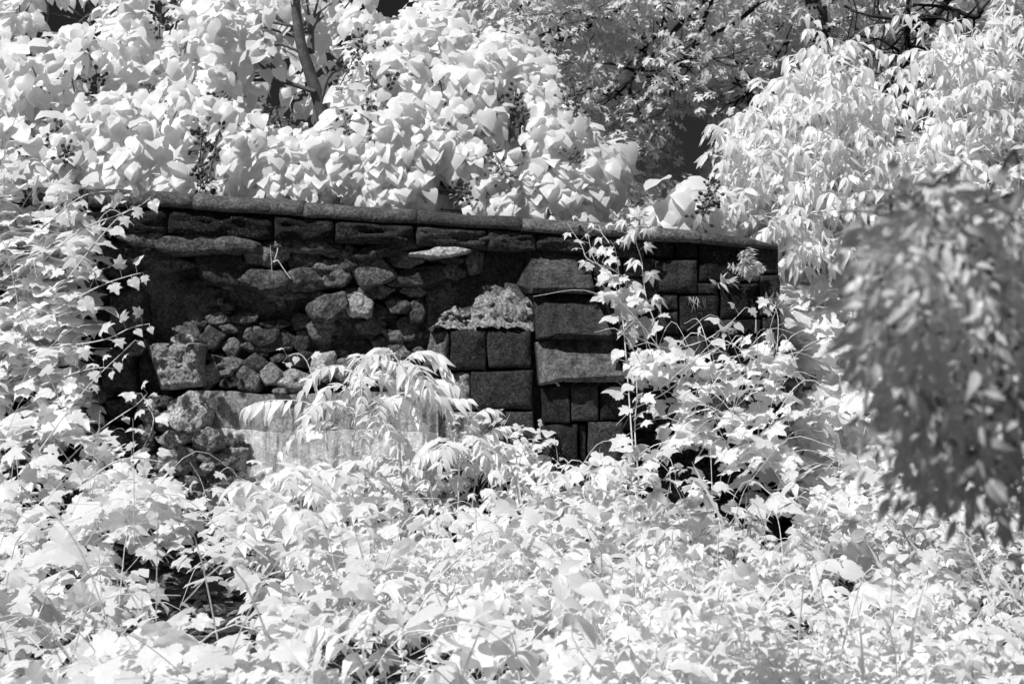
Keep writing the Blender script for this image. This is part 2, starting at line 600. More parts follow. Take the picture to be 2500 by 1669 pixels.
# coping: half-round segments along the falling top edge
cop_joints = [-320, -60, 215, 470, 740, 1018, 1275, 1530, 1712, 1896]
for a, b in zip(cop_joints[:-1], cop_joints[1:]):
    _seed[0] += 1
    n = 14
    xs = np.linspace(a + 0.8, b - 0.8, n)
    prof = []
    m = 11
    for k in range(m):
        th = math.pi * k / (m - 1)
        prof.append((-math.cos(th), math.sin(th) ** 0.8))
    rows = []
    for q, x in enumerate(xs):
        yt = np.interp(x, TOPX, TOPY)
        yb = np.interp(x, BOTX, BOTY)
        lo = at(x, yb, -0.075)
        hi = at(x, yt, 0.22)
        endr = 1.0
        if b > 1890:
            endr = min(1.0, 0.45 + 0.55 * math.sqrt(max(0, min(1, (1896 - x) / 60))))
        row = [(lo[0], 0.22 + 0.31 * c_, lo[2] + (hi[2] - lo[2]) * (0.22 + 0.78 * s_) * endr) for c_, s_ in prof]
        row = [(lo[0], -0.075, lo[2])] + row + [(lo[0], 0.52, lo[2])]
        rows.append(row)
    P = np.array(rows)
    nn = P.shape[1]
    P += np.stack([0 * P[..., 0], 0.008 * fbm(P, 4, 3, _seed[0]), 0.010 * fbm(P, 3, 3, _seed[0] + 5)], -1)
    i, j = np.meshgrid(np.arange(n - 1), np.arange(nn), indexing='ij')
    j2 = (j + 1) % nn
    f = np.stack([i * nn + j, (i + 1) * nn + j, (i + 1) * nn + j2, i * nn + j2], -1).reshape(-1, 4)
    mb = MB()
    mb.add(P, f, [list(range(nn))], [list(range((n - 1) * nn + nn - 1, (n - 1) * nn - 1, -1))])
    link('coping_stone', mb.mesh('coping_stone'), M['coping'], WALL)

# the frieze course right under the coping
fr = [-330, -60, 150, 409, 668, 816, 1014, 1188, 1309, 1440, 1574]
for a, b in zip(fr[:-1], fr[1:]):
    ya, yb = np.interp(a, BOTX, BOTY) + 2, np.interp(b, BOTX, BOTY) + 2
    ha, hb = np.interp(a, [-330, 150, 409, 1014, 1309, 1574], [58, 62, 66, 54, 46, 46]), np.interp(b, [-330, 150, 409, 1014, 1309, 1574], [58, 62, 66, 54, 46, 46])
    block('course_block', [(a, ya), (b, yb), (b, yb + hb), (a, ya + ha)], -0.04 + rng.uniform(-0.012, 0.012), 0.5, 'bedded', bulge=0.03, rough=0.035, nx=26, ny=12, jit=0.5, bed=True)

# squared blocks of the right-hand face
RB = [(1574, 584, 1647, 631), (1649, 588, 1704, 633), (1705, 591, 1803, 689), (1804, 599, 1899, 667), (1600, 633, 1704, 716), (1706, 690, 1756, 718), (1757, 690, 1855, 777), (1857, 669, 1906, 771), (1836, 669, 1856, 690),
      (1659, 719, 1756, 811), (1606, 717, 1658, 758), (1606, 760, 1658, 815), (1758, 779, 1811, 812), (1812, 779, 1861, 816), (1862, 773, 1909, 850),
      (1450, 622, 1520, 690), (1521, 630, 1599, 676), (1521, 678, 1604, 762), (1440, 692, 1520, 780), (1805, 668, 1835, 690)]
yrow = 817
rowx0 = [1500, 1540, 1510, 1530]
for k in range(5):
    x = 1500 + rng.uniform(-30, 20)
    hgt = rng.uniform(68, 92)
    while x < 1905:
        wdt = min(rng.uniform(75, 150), 1912 + k * 4 - x)
        if 1912 + k * 4 - x - wdt < 40:
            wdt = 1912 + k * 4 - x
        RB.append((x, yrow + (0 if k else 0) + 1, x + wdt - 1.5, yrow + hgt - 1))
        x += wdt
    yrow += hgt
for q in RB:
    block('wall_block', rect(*q, s=0.0), rng.uniform(-0.012, 0.02), 0.4, 'ashlar', bulge=0.016, rough=0.012, jit=0.8, gap=1.3)

# blocks left of the buttress: dark faces, fresh broken ends to the left
block('pier_block', [(1100, 802), (1188, 800), (1189, 902), (1098, 904)], -0.06, 0.5, 'ashlar', bulge=0.02)
block('broken_block', [(1052, 806), (1099, 802), (1097, 905), (1030, 902)], [0.06, -0.065, -0.065, 0.06], 0.4, 'broken', bulge=0.02, rough=0.03, cham=0.03, freq=12)
block('pier_block', [(1190, 802), (1300, 802), (1301, 901), (1192, 900)], -0.055, 0.5, 'ashlar', bulge=0.02)
block('pier_block', [(1147, 905), (1303, 903), (1304, 999), (1150, 1001)], -0.06, 0.5, 'ashlar', bulge=0.024, nx=12)
block('broken_block', [(1078, 912), (1146, 905), (1149, 1001), (1064, 1000)], [0.05, -0.065, -0.065, 0.05], 0.4, 'broken', bulge=0.02, rough=0.03, cham=0.03, freq=12)
block('pier_block', [(1199, 1003), (1305, 1002), (1308, 1112), (1200, 1112)], -0.06, 0.5, 'ashlar', bulge=0.02)
block('broken_block', [(1060, 1004), (1197, 1003), (1198, 1112), (1052, 1110)], -0.05, 0.5, 'broken', bulge=0.02, rough=0.025, freq=12)
block('pier_block', [(1120, 1114), (1310, 1114), (1312, 1220), (1120, 1222)], -0.06, 0.5, 'ashlar', bulge=0.02)
block('pier_block', [(1036, 700), (1172, 692), (1172, 798), (1040, 800)], 0.24, 0.3, 'rubble', bulge=0.012, rough=0.02)
block('pier_block', [(1186, 604), (1252, 610), (1250, 700), (1190, 690)], 0.24, 0.3, 'ashlar', bulge=0.012, rough=0.02)
block('pier_block', [(1196, 612), (1268, 612), (1262, 700), (1215, 700)], 0.28, 0.3, 'ashlar', bulge=0.012, rough=0.02)

# stepped buttress: a part of the wall with stones of its own
BUT = bpy.data.objects.new('buttress', None)
COL.objects.link(BUT)
BUT.parent = WALL
BUT.matrix_parent_inverse = Matrix.Translation(-Vector(wall_base))
BUT['base'] = [0, 0, 0]


def weathered(name, faces, verts, mat='dressed', amp=0.006):
    """a dressed stone from named corners (px, py, Y), every face a fine grid, all moved by one noise so seams stay closed"""
    _seed[0] += 1
    s = _seed[0]
    V = {k: at(*c) for k, c in verts.items()}
    mb = MB()

    def dsp(p):
        e = amp * fbm(p, 9, 4, s)
        return np.stack([-0.4 * e, -e, 0.6 * e], -1)
    for q in faces:
        grid_patch(mb, [V[k] for k in q], 10, 8, dsp)
    return link(name, mb.mesh(name, False), M[mat], BUT)


weathered('weathering_stone', ['abfg', 'bcef', 'gfih', 'feji', 'akmb', 'bmnc', 'akog', 'cnje'],
          {'a': (1255, 611, 0.28), 'b': (1296, 607, 0.06), 'c': (1434, 616, 0.06), 'e': (1450, 702, -0.19), 'f': (1301, 703, -0.18), 'g': (1246, 692, 0.22),
           'h': (1272, 716, 0.2), 'i': (1299, 715, -0.16), 'j': (1451, 717, -0.17), 'k': (1257, 611, 0.36), 'm': (1296, 606, 0.36), 'n': (1434, 614, 0.36), 'o': (1248, 692, 0.36)})
weathered('weathering_stone', ['abdc', 'bfgd', 'fhig', 'hkli', 'cdnm', 'dgpn', 'giop', 'ilqo'],
          {'a': (1296, 718, 0.08), 'b': (1304, 718, -0.04), 'c': (1306, 826, 0.05), 'd': (1312, 826, -0.20),
           'f': (1329, 721, -0.08), 'g': (1348, 819, -0.33), 'h': (1336, 724, -0.08), 'i': (1357, 813, -0.36), 'k': (1455, 729, -0.08), 'l': (1496, 818, -0.36),
           'm': (1307, 829, 0.05), 'n': (1312, 829, -0.17), 'p': (1349, 828, -0.30), 'o': (1359, 828, -0.31), 'q': (1495, 830, -0.31)})
weathered('weathering_stone', ['abdc', 'bfgd', 'fhig', 'cdnm', 'dgpn', 'giop'],
          {'a': (1302, 836, 0.05), 'b': (1308, 835, -0.12), 'c': (1313, 936, 0.05), 'd': (1319, 934, -0.30),
           'f': (1356, 828, -0.18), 'g': (1374, 922, -0.47), 'h': (1491, 836, -0.18), 'i': (1524, 916, -0.47),
           'm': (1314, 940, 0.05), 'n': (1320, 940, -0.27), 'p': (1376, 932, -0.43), 'o': (1522, 931, -0.43)})
for q, Y, mt in [([(1320, 942), (1392, 941), (1393, 1031), (1322, 1034)], [-0.12, -0.36, -0.36, -0.12], 'ashlar'), ([(1394, 940), (1460, 939), (1462, 1029), (1395, 1030)], -0.355, 'ashlar'), ([(1463, 939), (1518, 937), (1520, 1026), (1464, 1028)], -0.34, 'ashlar'),
                 ([(1318, 1036), (1410, 1034), (1412, 1128), (1320, 1130)], [-0.14, -0.36, -0.36, -0.14], 'ashlar'), ([(1413, 1034), (1432, 1033), (1433, 1130), (1414, 1130)], -0.30, 'ashlar'), ([(1434, 1031), (1522, 1029), (1526, 1130), (1435, 1132)], -0.36, 'ashlar'),
                 ([(1322, 1132), (1430, 1133), (1430, 1230), (1322, 1230)], -0.35, 'ashlar'), ([(1432, 1134), (1528, 1133), (1530, 1230), (1432, 1230)], -0.35, 'ashlar')]:
    block('buttress_block', q, Y, 0.35, mt, bulge=0.02, rough=0.015, parent=BUT, jit=0.4, gap=1.0)

# mortar and rubble heap lying in the gap beside the buttress
mb = MB()
hu, hv = np.meshgrid(np.linspace(0, 1, 110), np.linspace(0, 1, 56), indexing='ij')
hx = 1046 + hu * 254
htop = np.interp(hx, [1046, 1070, 1090, 1102, 1120, 1150, 1163, 1180, 1205, 1240, 1262, 1285, 1300], [799, 784, 768, 752, 762, 752, 716, 702, 694, 692, 704, 712, 720])
hy = htop + (803 - htop) * hv
hY = 0.13 - 0.20 * hv ** 0.8
hp = at(hx, hy, hY)
hd = fbm(hp, 6, 6, 611, .68) * 0.05 + np.round(fbm(hp, 11, 2, 615) * 2.5) / 2.5 * 0.010
hp = hp + hd[..., None] * np.array([-.3, -.75, .55])
fi, fj = np.meshgrid(np.arange(109), np.arange(55), indexing='ij')
mb.add(hp, np.stack([fi * 56 + fj, fi * 56 + fj + 1, (fi + 1) * 56 + fj + 1, (fi + 1) * 56 + fj], -1).reshape(-1, 4))
link('mortar_heap', mb.mesh('mortar_heap', False), M['mortar_pale'], WALL)
for (cx, cy_, w, h, rt, Y, d) in [(1190, 765, 60, 40, 8, 0.0, 0.2), (1262, 772, 56, 44, 0, -0.02, 0.2), (1104, 768, 36, 34, 30, 0.05, 0.15)]:
    stone('mortar_lump', cx, cy_, w, h, rt, Y, d, 'mortar_pale', rough=0.016, n=64, freq=15)
for k in range(34):
    cx = rng.uniform(1065, 1295)
    stone('mortar_crumb', cx, rng.uniform(760, 799) - (30 if cx > 1150 and rng.random() < .5 else 0), rng.uniform(9, 24), rng.uniform(5, 13), rng.uniform(-40, 40), rng.uniform(-0.05, 0.03), 0.08, 'mortar_pale', rough=0.008, n=10)

# stones of the collapsed cavity: (cx, cy, w, h, tilt of outline, front Y, material)
ST = [(364, 584, 92, 48, 4, .06, 'rubble'), (515, 602, 224, 44, 3, .04, 'rubble'), (338, 617, 150, 28, 4, .10, 'bedded'), (560, 662, 124, 80, 10, .14, 'rubble'), (382, 642, 150, 32, 3, .18, 'rubble'),
      (738, 605, 140, 34, 5, .06, 'rubble'), (660, 630, 92, 44, 0, .10, 'rubble'), (745, 638, 74, 44, 0, .12, 'rubble'), (815, 619, 50, 40, 0, .13, 'rubble'), (857, 635, 40, 56, 0, .10, 'rubble'), (815, 654, 70, 32, 4, .10, 'rubble'),
      (938, 616, 124, 26, -13, .05, 'rubble'), (908, 662, 88, 72, 20, .10, 'rubble'), (990, 640, 72, 34, 0, .16, 'rubble'), (1076, 621, 90, 20, -5, -.0, 'rubble_pale'), (653, 690, 96, 54, 2, .06, 'rubble'), (748, 688, 96, 48, -6, .12, 'rubble'),
      (823, 686, 64, 38, -12, .12, 'rubble'), (980, 678, 58, 24, -10, .16, 'rubble'), (1030, 680, 124, 42, -8, .14, 'rubble'), (1113, 669, 44, 34, 20, .12, 'rubble'), (806, 752, 84, 64, -20, .07, 'rubble'), (885, 718, 78, 34, 0, .16, 'rubble'),
      (880, 751, 54, 46, 0, .12, 'rubble_pale'), (975, 748, 44, 38, 0, .18, 'rubble'), (840, 745, 40, 62, 8, .15, 'rubble'), (787, 800, 62, 60, 0, .14, 'rubble'), (737, 787, 40, 38, 0, .16, 'rubble'), (677, 792, 54, 28, 0, .17, 'rubble'),
      (652, 825, 58, 42, 0, .12, 'rubble'), (614, 822, 22, 34, -15, .16, 'rubble'), (648, 850, 80, 28, 0, .16, 'rubble'), (526, 827, 42, 46, 0, .16, 'rubble'), (520, 882, 62, 28, 0, .12, 'rubble'), (573, 894, 62, 32, -4, .10, 'rubble'),
      (628, 893, 46, 36, 0, .10, 'mortar'), (520, 920, 42, 50, 20, .06, 'rubble_pale'), (553, 914, 42, 22, -20, .08, 'rubble'), (610, 927, 56, 54, 0, .06, 'rubble'), (668, 915, 40, 50, 15, .04, 'rubble_pale'), (722, 930, 80, 48, 0, .04, 'rubble_pale'),
      (564, 940, 38, 18, 4, .04, 'rubble'), (745, 880, 72, 36, -5, .12, 'rubble'), (792, 895, 52, 64, 30, .10, 'rubble_pale'), (683, 876, 34, 18, -10, .12, 'rubble'), (850, 905, 70, 50, 0, .14, 'rubble'), (905, 915, 60, 46, 0, .12, 'rubble'), (960, 925, 70, 50, 0, .10, 'rubble'),
      (1010, 935, 50, 50, 0, .08, 'rubble_pale'), (905, 800, 60, 36, 0, .2, 'rubble'), (950, 840, 70, 40, 0, .2, 'rubble'), (880, 850, 60, 36, 0, .2, 'rubble'), (1000, 800, 50, 60, 0, .2, 'rubble'), (985, 870, 46, 34, 0, .18, 'rubble'), (700, 840, 40, 50, 0, .18, 'rubble'), (740, 835, 34, 56, 5, .18, 'rubble'),
      (570, 850, 40, 46, 0, .18, 'rubble'), (600, 780, 60, 30, 0, .22, 'rubble'), (540, 780, 50, 30, 0, .24, 'rubble'), (480, 700, 60, 30, 0, .25, 'rubble'), (1160, 640, 40, 60, 0, .16, 'rubble'), (1105, 640, 50, 26, 0, .14, 'rubble'), (1200, 640, 40, 50, 0, .2, 'rubble'), (1160, 585, 90, 14, 6, .04, 'rubble'), (1000, 604, 60, 14, 5, .1, 'rubble'),
      (700, 722, 60, 20, 0, .2, 'rubble'), (760, 722, 60, 20, 0, .2, 'rubble'), (930, 712, 50, 26, 0, .2, 'rubble'), (1010, 715, 50, 24, 0, .2, 'rubble'), (930, 770, 46, 34, 0, .22, 'rubble'), (1020, 760, 34, 60, 0, .2, 'rubble')]
for (cx, cy_, w, h, rt, Y, mt) in ST:
    stone('rubble_stone', cx, cy_, w * 1.24, h * 1.10, rt, Y - (.02 if cy_ > 770 else 0.085), 0.5 - Y if Y < .2 else .3, mt, flat=.62, rough=0.016 if w > 40 else 0.010)
for k in range(110):       # small packing stones between the large ones
    cx, cy_ = rng.uniform(490, 1030), rng.uniform(640, 945)
    stone('packing_stone', cx, cy_, rng.uniform(20, 50), rng.uniform(14, 30), rng.uniform(-30, 30), rng.uniform(0.16, 0.26), 0.2, 'rubble', rough=0.012, n=20)

# loose and leaning stones at the left side of the breach
block('loose_block', [(262, 716), (340, 704), (353, 800), (252, 808)], [0.06, -.03, -.06, 0.0], .4, 'rubble', bulge=.03, rough=.03, cham=.03, nx=30, ny=30)
block('loose_block', [(356, 836), (487, 832), (490, 940), (392, 954)], [0.02, -.12, -.16, -.06], .4, 'rubble_pale', bulge=.03, rough=.035, cham=.025, nx=40, ny=36, freq=12)
block('loose_block', [(242, 852), (318, 846), (328, 955), (244, 958)], -.03, .4, 'rubble', bulge=.02, rough=.025, cham=.02, nx=26, ny=30)
LF = [(285, 640, 120, 74, 6, .02, 'rubble', 5), (466, 1008, 116, 100, 0, -.30, 'rubble_pale', 8), (513, 1075, 70, 52, 6, -.32, 'rubble_pale', 5), (436, 1070, 96, 32, -8, -.22, 'rubble_pale', 5),
      (446, 1124, 110, 62, 0, -.24, 'rubble_pale', 5), (540, 1120, 90, 32, 6, -.26, 'rubble', 6), (516, 1138, 36, 26, 0, -.28, 'rubble_pale', 6), (570, 1175, 140, 80, 10, -.22, 'rubble', 6), (396, 978, 62, 28, -6, -.12, 'rubble', 6), (374, 1012, 62, 54, 20, -.14, 'rubble_pale', 5), (362, 1070, 64, 68, 0, -.16, 'rubble', 5),
      (576, 1104, 64, 20, -10, -.22, 'rubble_pale', 4), (575, 1082, 56, 16, 8, -.2, 'rubble', 4), (340, 975, 50, 28, 0, -.08, 'rubble_pale', 5), (300, 1000, 60, 50, 0, -.08, 'rubble', 5), (418, 1030, 40, 50, 0, -.14, 'rubble', 5), (300, 1080, 80, 70, 0, -.14, 'rubble', 5), (380, 1140, 70, 60, 0, -.2, 'rubble', 5), (650, 1180, 80, 56, 0, -.16, 'rubble_pale', 7), (725, 1185, 70, 50, 0, -.16, 'rubble_pale', 7), (470, 1190, 90, 60, 0, -.3, 'rubble', 6),
      (455, 832, 60, 24, 0, -.02, 'mortar_pale', 7), (345, 852, 60, 30, -30, -.04, 'broken', 6), (690, 958, 30, 12, 0, -.16, 'mortar_pale', 6), (250, 560, 60, 40, 0, .02, 'bedded', 5), (200, 720, 120, 90, 0, -.02, 'rubble', 5), (180, 840, 120, 110, 0, -.02, 'ashlar', 5), (200, 960, 130, 100, 0, -.05, 'rubble', 5), (120, 620, 160, 90, 0, 0, 'ashlar', 5), (60, 740, 150, 110, 0, 0, 'ashlar', 5), (60, 880, 150, 120, 0, 0, 'ashlar', 5), (240, 1060, 100, 90, 0, -.1, 'rubble', 5), (130, 1070, 150, 100, 0, -.05, 'ashlar', 5), (20, 1010, 150, 110, 0, -.05, 'ashlar', 5)]
for (cx, cy_, w, h, rt, Y, mt, sd) in LF:
    stone('loose_stone', cx, cy_, w, h, rt, Y, 0.45, mt, rough=0.018, n=56, sides=sd, freq=11)

# concrete facing under the cavity, with a pour line across it
mb = MB()


def conc_disp(p):
    d = np.zeros_like(p)
    d[..., 1] = -0.010 * fbm(p, 5, 5, 77, 0.6)
    d[..., 2] = 0.022 * fbm(p * np.array([1, 0, .15]), 2.4, 4, 79, 0.6)
    return d


CX0, CX1 = 470, 1070
grid_patch(mb, [at(CX0, 961, -0.10), at(CX1, 955, -0.10), at(CX1, 1049, -0.12), at(CX0, 1050, -0.12)], 60, 16, conc_disp)
low = MB()
grid_patch(low, [at(CX0, 1052, -0.128), at(CX1, 1051, -0.128), at(CX1, 1240, -0.19), at(CX0, 1240, -0.19)], 60, 24, conc_disp)
grid_patch(low, [at(CX0, 1050, -0.115), at(CX1, 1049, -0.115), at(CX1, 1051, -0.128), at(CX0, 1052, -0.128)], 60, 1, conc_disp)
grid_patch(mb, [at(CX0, 961, -0.10) + (0, 0.5, 0.012), at(CX1, 955, -0.10) + (0, 0.5, 0.012), at(CX1, 955, -0.10), at(CX0, 961, -0.10)], 60, 8, conc_disp)
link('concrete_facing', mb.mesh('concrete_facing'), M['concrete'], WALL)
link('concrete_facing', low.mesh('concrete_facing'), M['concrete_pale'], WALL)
block('ledge_stone', [(560, 1222), (760, 1214), (770, 1262), (566, 1266)], -0.5, 0.5, 'rubble_pale', bulge=0.03, rough=0.03)
block('ledge_stone', [(860, 1230), (1120, 1222), (1130, 1290), (860, 1296)], -0.5, 0.5, 'rubble_pale', bulge=0.03, rough=0.03)

# ------------------------------------------------------------------ leaves
def strip_leaf(ym, outer, droop=0.25, fold=0.18, wave=0.03, s=0, half=False, curl=0):
    """leaf from rows: midrib positions ym and right-hand margin points; tip closes it"""
    V, UV, F, T = [], [], [], []
    def zz(x, y, k):
        return -droop * max(y, 0) ** 2 + (fold * abs(x) * (1 - 0.5 * abs(x)) if not curl else curl * 2.2 * x * x) + wave * math.sin(7 * y + 3 * s + (2 if x > 0 else 0)) * min(1, abs(x) * 5)
    cols = 5 if half else 3
    for k, (y, (ox, oy)) in enumerate(zip(ym, outer)):
        pts = [(-ox, oy), (0, y), (ox, oy)] if not half else [(-ox, oy), (-ox * .55, (oy + y) / 2), (0, y), (ox * .55, (oy + y) / 2), (ox, oy)]
        for (x, yy) in pts:
            V.append((x, yy, zz(x, yy, k)))
            UV.append((x * 2, yy))
    n = len(ym)
    V.append((0, 1.0, zz(0, 1.0, n)))
    UV.append((0, 1.0))
    for k in range(n - 1):
        for c in range(cols - 1):
            F.append((k * cols + c, k * cols + c + 1, (k + 1) * cols + c + 1, (k + 1) * cols + c))
    for c in range(cols - 1):
        T.append(((n - 1) * cols + c, (n - 1) * cols + c + 1, n * cols))
    # shorten the curve so that the blade keeps its length when it droops
    return np.array(V), np.array(F), np.array(T), np.array(UV)


def fan_leaf(half, centre=(0, 0.33), droop=0.3, cup=0.1, s=0):
    """lobed leaf: right-hand outline points from base to tip, mirrored; a fan round the centre"""
    r = [p for p in half]
    l = [(-x, y) for (x, y) in half[::-1] if x > 1e-6]
    outl = r + l
    def zz(x, y):
        rr = math.hypot(x, y - centre[1])
        return -droop * rr * rr + cup * abs(x) * 0.6 + 0.05 * math.sin(9 * x + s) * rr + 0.04 * math.sin(8 * y + 2 * s)
    V = [(centre[0], centre[1], zz(*centre))] + [(x, y, zz(x, y)) for x, y in outl]
    UV = [(centre[0] * 2, centre[1])] + [(x * 2, y) for x, y in outl]
    n = len(outl)
    T = [(0, 1 + k, 1 + (k + 1) % n) for k in range(n)]
    return np.array(V), np.zeros((0, 4), int), np.array(T), np.array(UV)


def serrate(half, amp=0.03, per=2):
    o = []
    for (a, b) in zip(half[:-1], half[1:]):
        o.append(a)
        for k in range(1, per + 1):
            t = k / (per + 1)
            x, y = a[0] + (b[0] - a[0]) * t, a[1] + (b[1] - a[1]) * t
            g = amp * (1 if k % 2 else -0.6)
            d = math.hypot(x, y - .35) + 1e-6
            o.append((max(0.012, x + g * x / d), y + g * (y - .35) / d))
    o.append(half[-1])
    return o


def combine(parts):
    V, F, T, U, n = [], [], [], [], 0
    for (v, f, t, u) in parts:
        V.append(v); U.append(u)
        if len(f): F.append(f + n)
        if len(t): T.append(t + n)
        n += len(v)
    return np.concatenate(V), (np.concatenate(F) if F else np.zeros((0, 4), int)), (np.concatenate(T) if T else np.zeros((0, 3), int)), np.concatenate(U)


HE_Y, HE_O = [0, .03, .12, .28, .48, .70, .88], [(.12, -.10), (.30, -.12), (.43, .01), (.47, .2), (.41, .43), (.26, .68), (.10, .88)]
LA_Y, LA_O = [0, .15, .4, .68, .88], [(.02, 0), (.13, .14), (.17, .38), (.11, .66), (.04, .87)]
GRAPE = [(0.015, 0.0), (.13, -.12), (.33, -.10), (.44, .02), (.60, .14), (.42, .26), (.38, .36), (.55, .62), (.33, .60), (.20, .66), (.15, .84), (0, 1.06)]
GRAPE2 = [(0.015, 0.0), (.15, -.12), (.36, -.08), (.46, .08), (.52, .24), (.42, .40), (.34, .55), (.22, .72), (.10, .90), (0, 1.06)]
OAKH = [(.015, 0), (.04, .14), (.26, .20), (.30, .27), (.08, .31), (.09, .42), (.36, .50), (.40, .60), (.10, .60), (.11, .70), (.26, .84), (.07, .84), (0, 1.0)]


def rotz(t, a, sc=1.0):
    v, f, tr, u = t
    c, s = math.cos(a), math.sin(a)
    w = v * sc
    return np.stack([w[:, 0] * c - w[:, 1] * s, w[:, 0] * s + w[:, 1] * c, w[:, 2]], -1), f, tr, u


TPL = {
    'heart': [strip_leaf(HE_Y, HE_O, .30, 0, .03, 0, True, -.16), strip_leaf(HE_Y, HE_O, .48, 0, .05, 1, True, -.3), strip_leaf(HE_Y, HE_O, .20, 0, .04, 2, True, .18), strip_leaf(HE_Y, HE_O, .10, 0, .06, 3, True, -.06)],
    'heart_lo': [strip_leaf(HE_Y, HE_O, .30, 0, .03, 0, False, -.16), strip_leaf(HE_Y, HE_O, .48, 0, .05, 1, False, -.3), strip_leaf(HE_Y, HE_O, .20, 0, .04, 2, False, .18), strip_leaf(HE_Y, HE_O, .10, 0, .06, 3, False, -.06)],
    'lance': [strip_leaf(LA_Y, LA_O, .35, .3, .02, 0), strip_leaf(LA_Y, LA_O, .6, .2, .03, 1), strip_leaf(LA_Y, LA_O, .18, .35, .03, 2)],
    'grape': [fan_leaf(serrate(GRAPE, .03, 2), s=0, droop=.4), fan_leaf(serrate(GRAPE, .03, 2), s=2, droop=.2, cup=.3), fan_leaf(serrate(GRAPE2, .035, 2), s=4, droop=.5)],
    'grape_lo': [fan_leaf(GRAPE, s=0, droop=.4), fan_leaf(GRAPE2, s=2, droop=.2, cup=.3), fan_leaf(GRAPE, s=4, droop=.55)],
    'oak': [fan_leaf(OAKH, centre=(0, .45), s=1, droop=.3), fan_leaf(OAKH, centre=(0, .45), s=3, droop=.6)],
    'five': [combine([rotz(strip_leaf(LA_Y, [(x * 1.25, y) for x, y in LA_O], dr, .25, .02, k), a, sc) for k, (a, sc) in enumerate(((0, 1), (.75, .92), (-.75, .92), (1.5, .7), (-1.5, .7)))]) for dr in (.35, .7)],
    'three': [combine([rotz(strip_leaf(LA_Y, [(x * 1.5, y) for x, y in LA_O], dr, .25, .03, k), a, sc) for k, (a, sc) in enumerate(((0, 1), (1.1, .8), (-1.1, .8)))]) for dr in (.3, .6)],
    'blade': [strip_leaf([0, .25, .5, .75], [(.012, 0), (.02, .25), (.017, .5), (.01, .75)], .5, .1, 0), strip_leaf([0, .25, .5, .75], [(.012, 0), (.02, .25), (.017, .5), (.01, .75)], .15, .1, 0)],
}


class Leaves:
    """collected leaf placements of one plant"""
    def __init__(self):
        self.P, self.F, self.N, self.S, self.V = [], [], [], [], []

    def add(self, P, F, N, S, var=None):
        P = np.atleast_2d(P); n = len(P)
        F = np.broadcast_to(F, (n, 3)); N = np.broadcast_to(N, (n, 3))
        self.P.append(P); self.F.append(F); self.N.append(N)
        self.S.append(np.broadcast_to(S, (n,)))
        self.V.append(rng.integers(0, 6, n) if var is None else np.broadcast_to(var, (n,)))

    def arrays(self):
        P, F, N, S, V = (np.concatenate(a) for a in (self.P, self.F, self.N, self.S, self.V))
        F = unit(F)
        X = unit(np.cross(F, N))
        N = np.cross(X, F)
        return P, X, F, N, S, V

    def build(self, root, tpl, mat, n_hero=0, tpl_lo=None, leaf_name='leaf', mass_name='crown', cell=26, mass_kind='stuff'):
        P, X, F, N, S, V = self.arrays()
        n = len(P)
        hero = np.zeros(n, bool)
        if n_hero:
            ctr = P + F * (S * 0.45)[:, None]
            px, py, d = project(ctr)
            size = S / d / KPX * (0.35 + np.abs(np.sum(N * unit(ctr - CAM), -1)))
            inside = (px > -20) & (px < 2520) & (py > -20) & (py < 1690)
            best = {}
            for k in np.argsort(d):
                if inside[k]:
                    best.setdefault((int(px[k] // cell), int(py[k] // cell)), k)
            cand = np.array(list(best.values()), int)
            if len(cand):
                cand = cand[np.argsort(-size[cand])][:n_hero]
                hero[cand] = True
        tl = TPL[tpl]
        meshes = []
        if hero.any():
            for t in tl:
                mb = MB()
                mb.add(t[0], *[a for a in (t[1], t[2]) if len(a)], uv=t[3])
                me = mb.mesh(leaf_name)
                me.materials.append(mat)
                meshes.append(me)
        base = Vector(root['base'])
        for k in np.nonzero(hero)[0]:
            o = bpy.data.objects.new(leaf_name, meshes[V[k] % len(meshes)])
            COL.objects.link(o)
            o.parent = root
            s = S[k]
            o.matrix_local = Matrix(((X[k, 0] * s, F[k, 0] * s, N[k, 0] * s, P[k, 0] - base[0]), (X[k, 1] * s, F[k, 1] * s, N[k, 1] * s, P[k, 1] - base[1]),
                                     (X[k, 2] * s, F[k, 2] * s, N[k, 2] * s, P[k, 2] - base[2]), (0, 0, 0, 1)))
        rest = ~hero
        if rest.any():
            mb = MB()
            tl = TPL[tpl_lo or tpl]
            for q, t in enumerate(tl):
                idx = np.nonzero(rest & (V % len(tl) == q))[0]
                if not len(idx):
                    continue
                v = t[0]
                W = (P[idx][:, None] + S[idx][:, None, None] * (v[None, :, 0:1] * X[idx][:, None] + v[None, :, 1:2] * F[idx][:, None] + v[None, :, 2:3] * N[idx][:, None]))
                off = (np.arange(len(idx)) * len(v))[:, None, None]
                fs = [(a[None] + off).reshape(-1, a.shape[1]) for a in (t[1], t[2]) if len(a)]
                mb.add(W.reshape(-1, 3), *fs, uv=np.tile(t[3], (len(idx), 1)))
            link(mass_name, mb.mesh(mass_name), mat, root, kind=mass_kind)
        return n


UP = np.array((0, 0, 1.0))
VIEW = np.array((0, -1.0, 0.05))


def rand_dir(n):
    return unit(rng.normal(size=(n, 3)))


def in_poly(x, y, poly):
    x = np.asarray(x); y = np.asarray(y)
    c = np.zeros(x.shape, bool)
    p = np.asarray(poly, float)
    j = len(p) - 1
    for i in range(len(p)):
        xi, yi, xj, yj = p[i, 0], p[i, 1], p[j, 0], p[j, 1]
        cond = ((yi > y) != (yj > y)) & (x < (xj - xi) * (y - yi) / (yj - yi + 1e-12) + xi)
        c ^= cond
        j = i
    return c


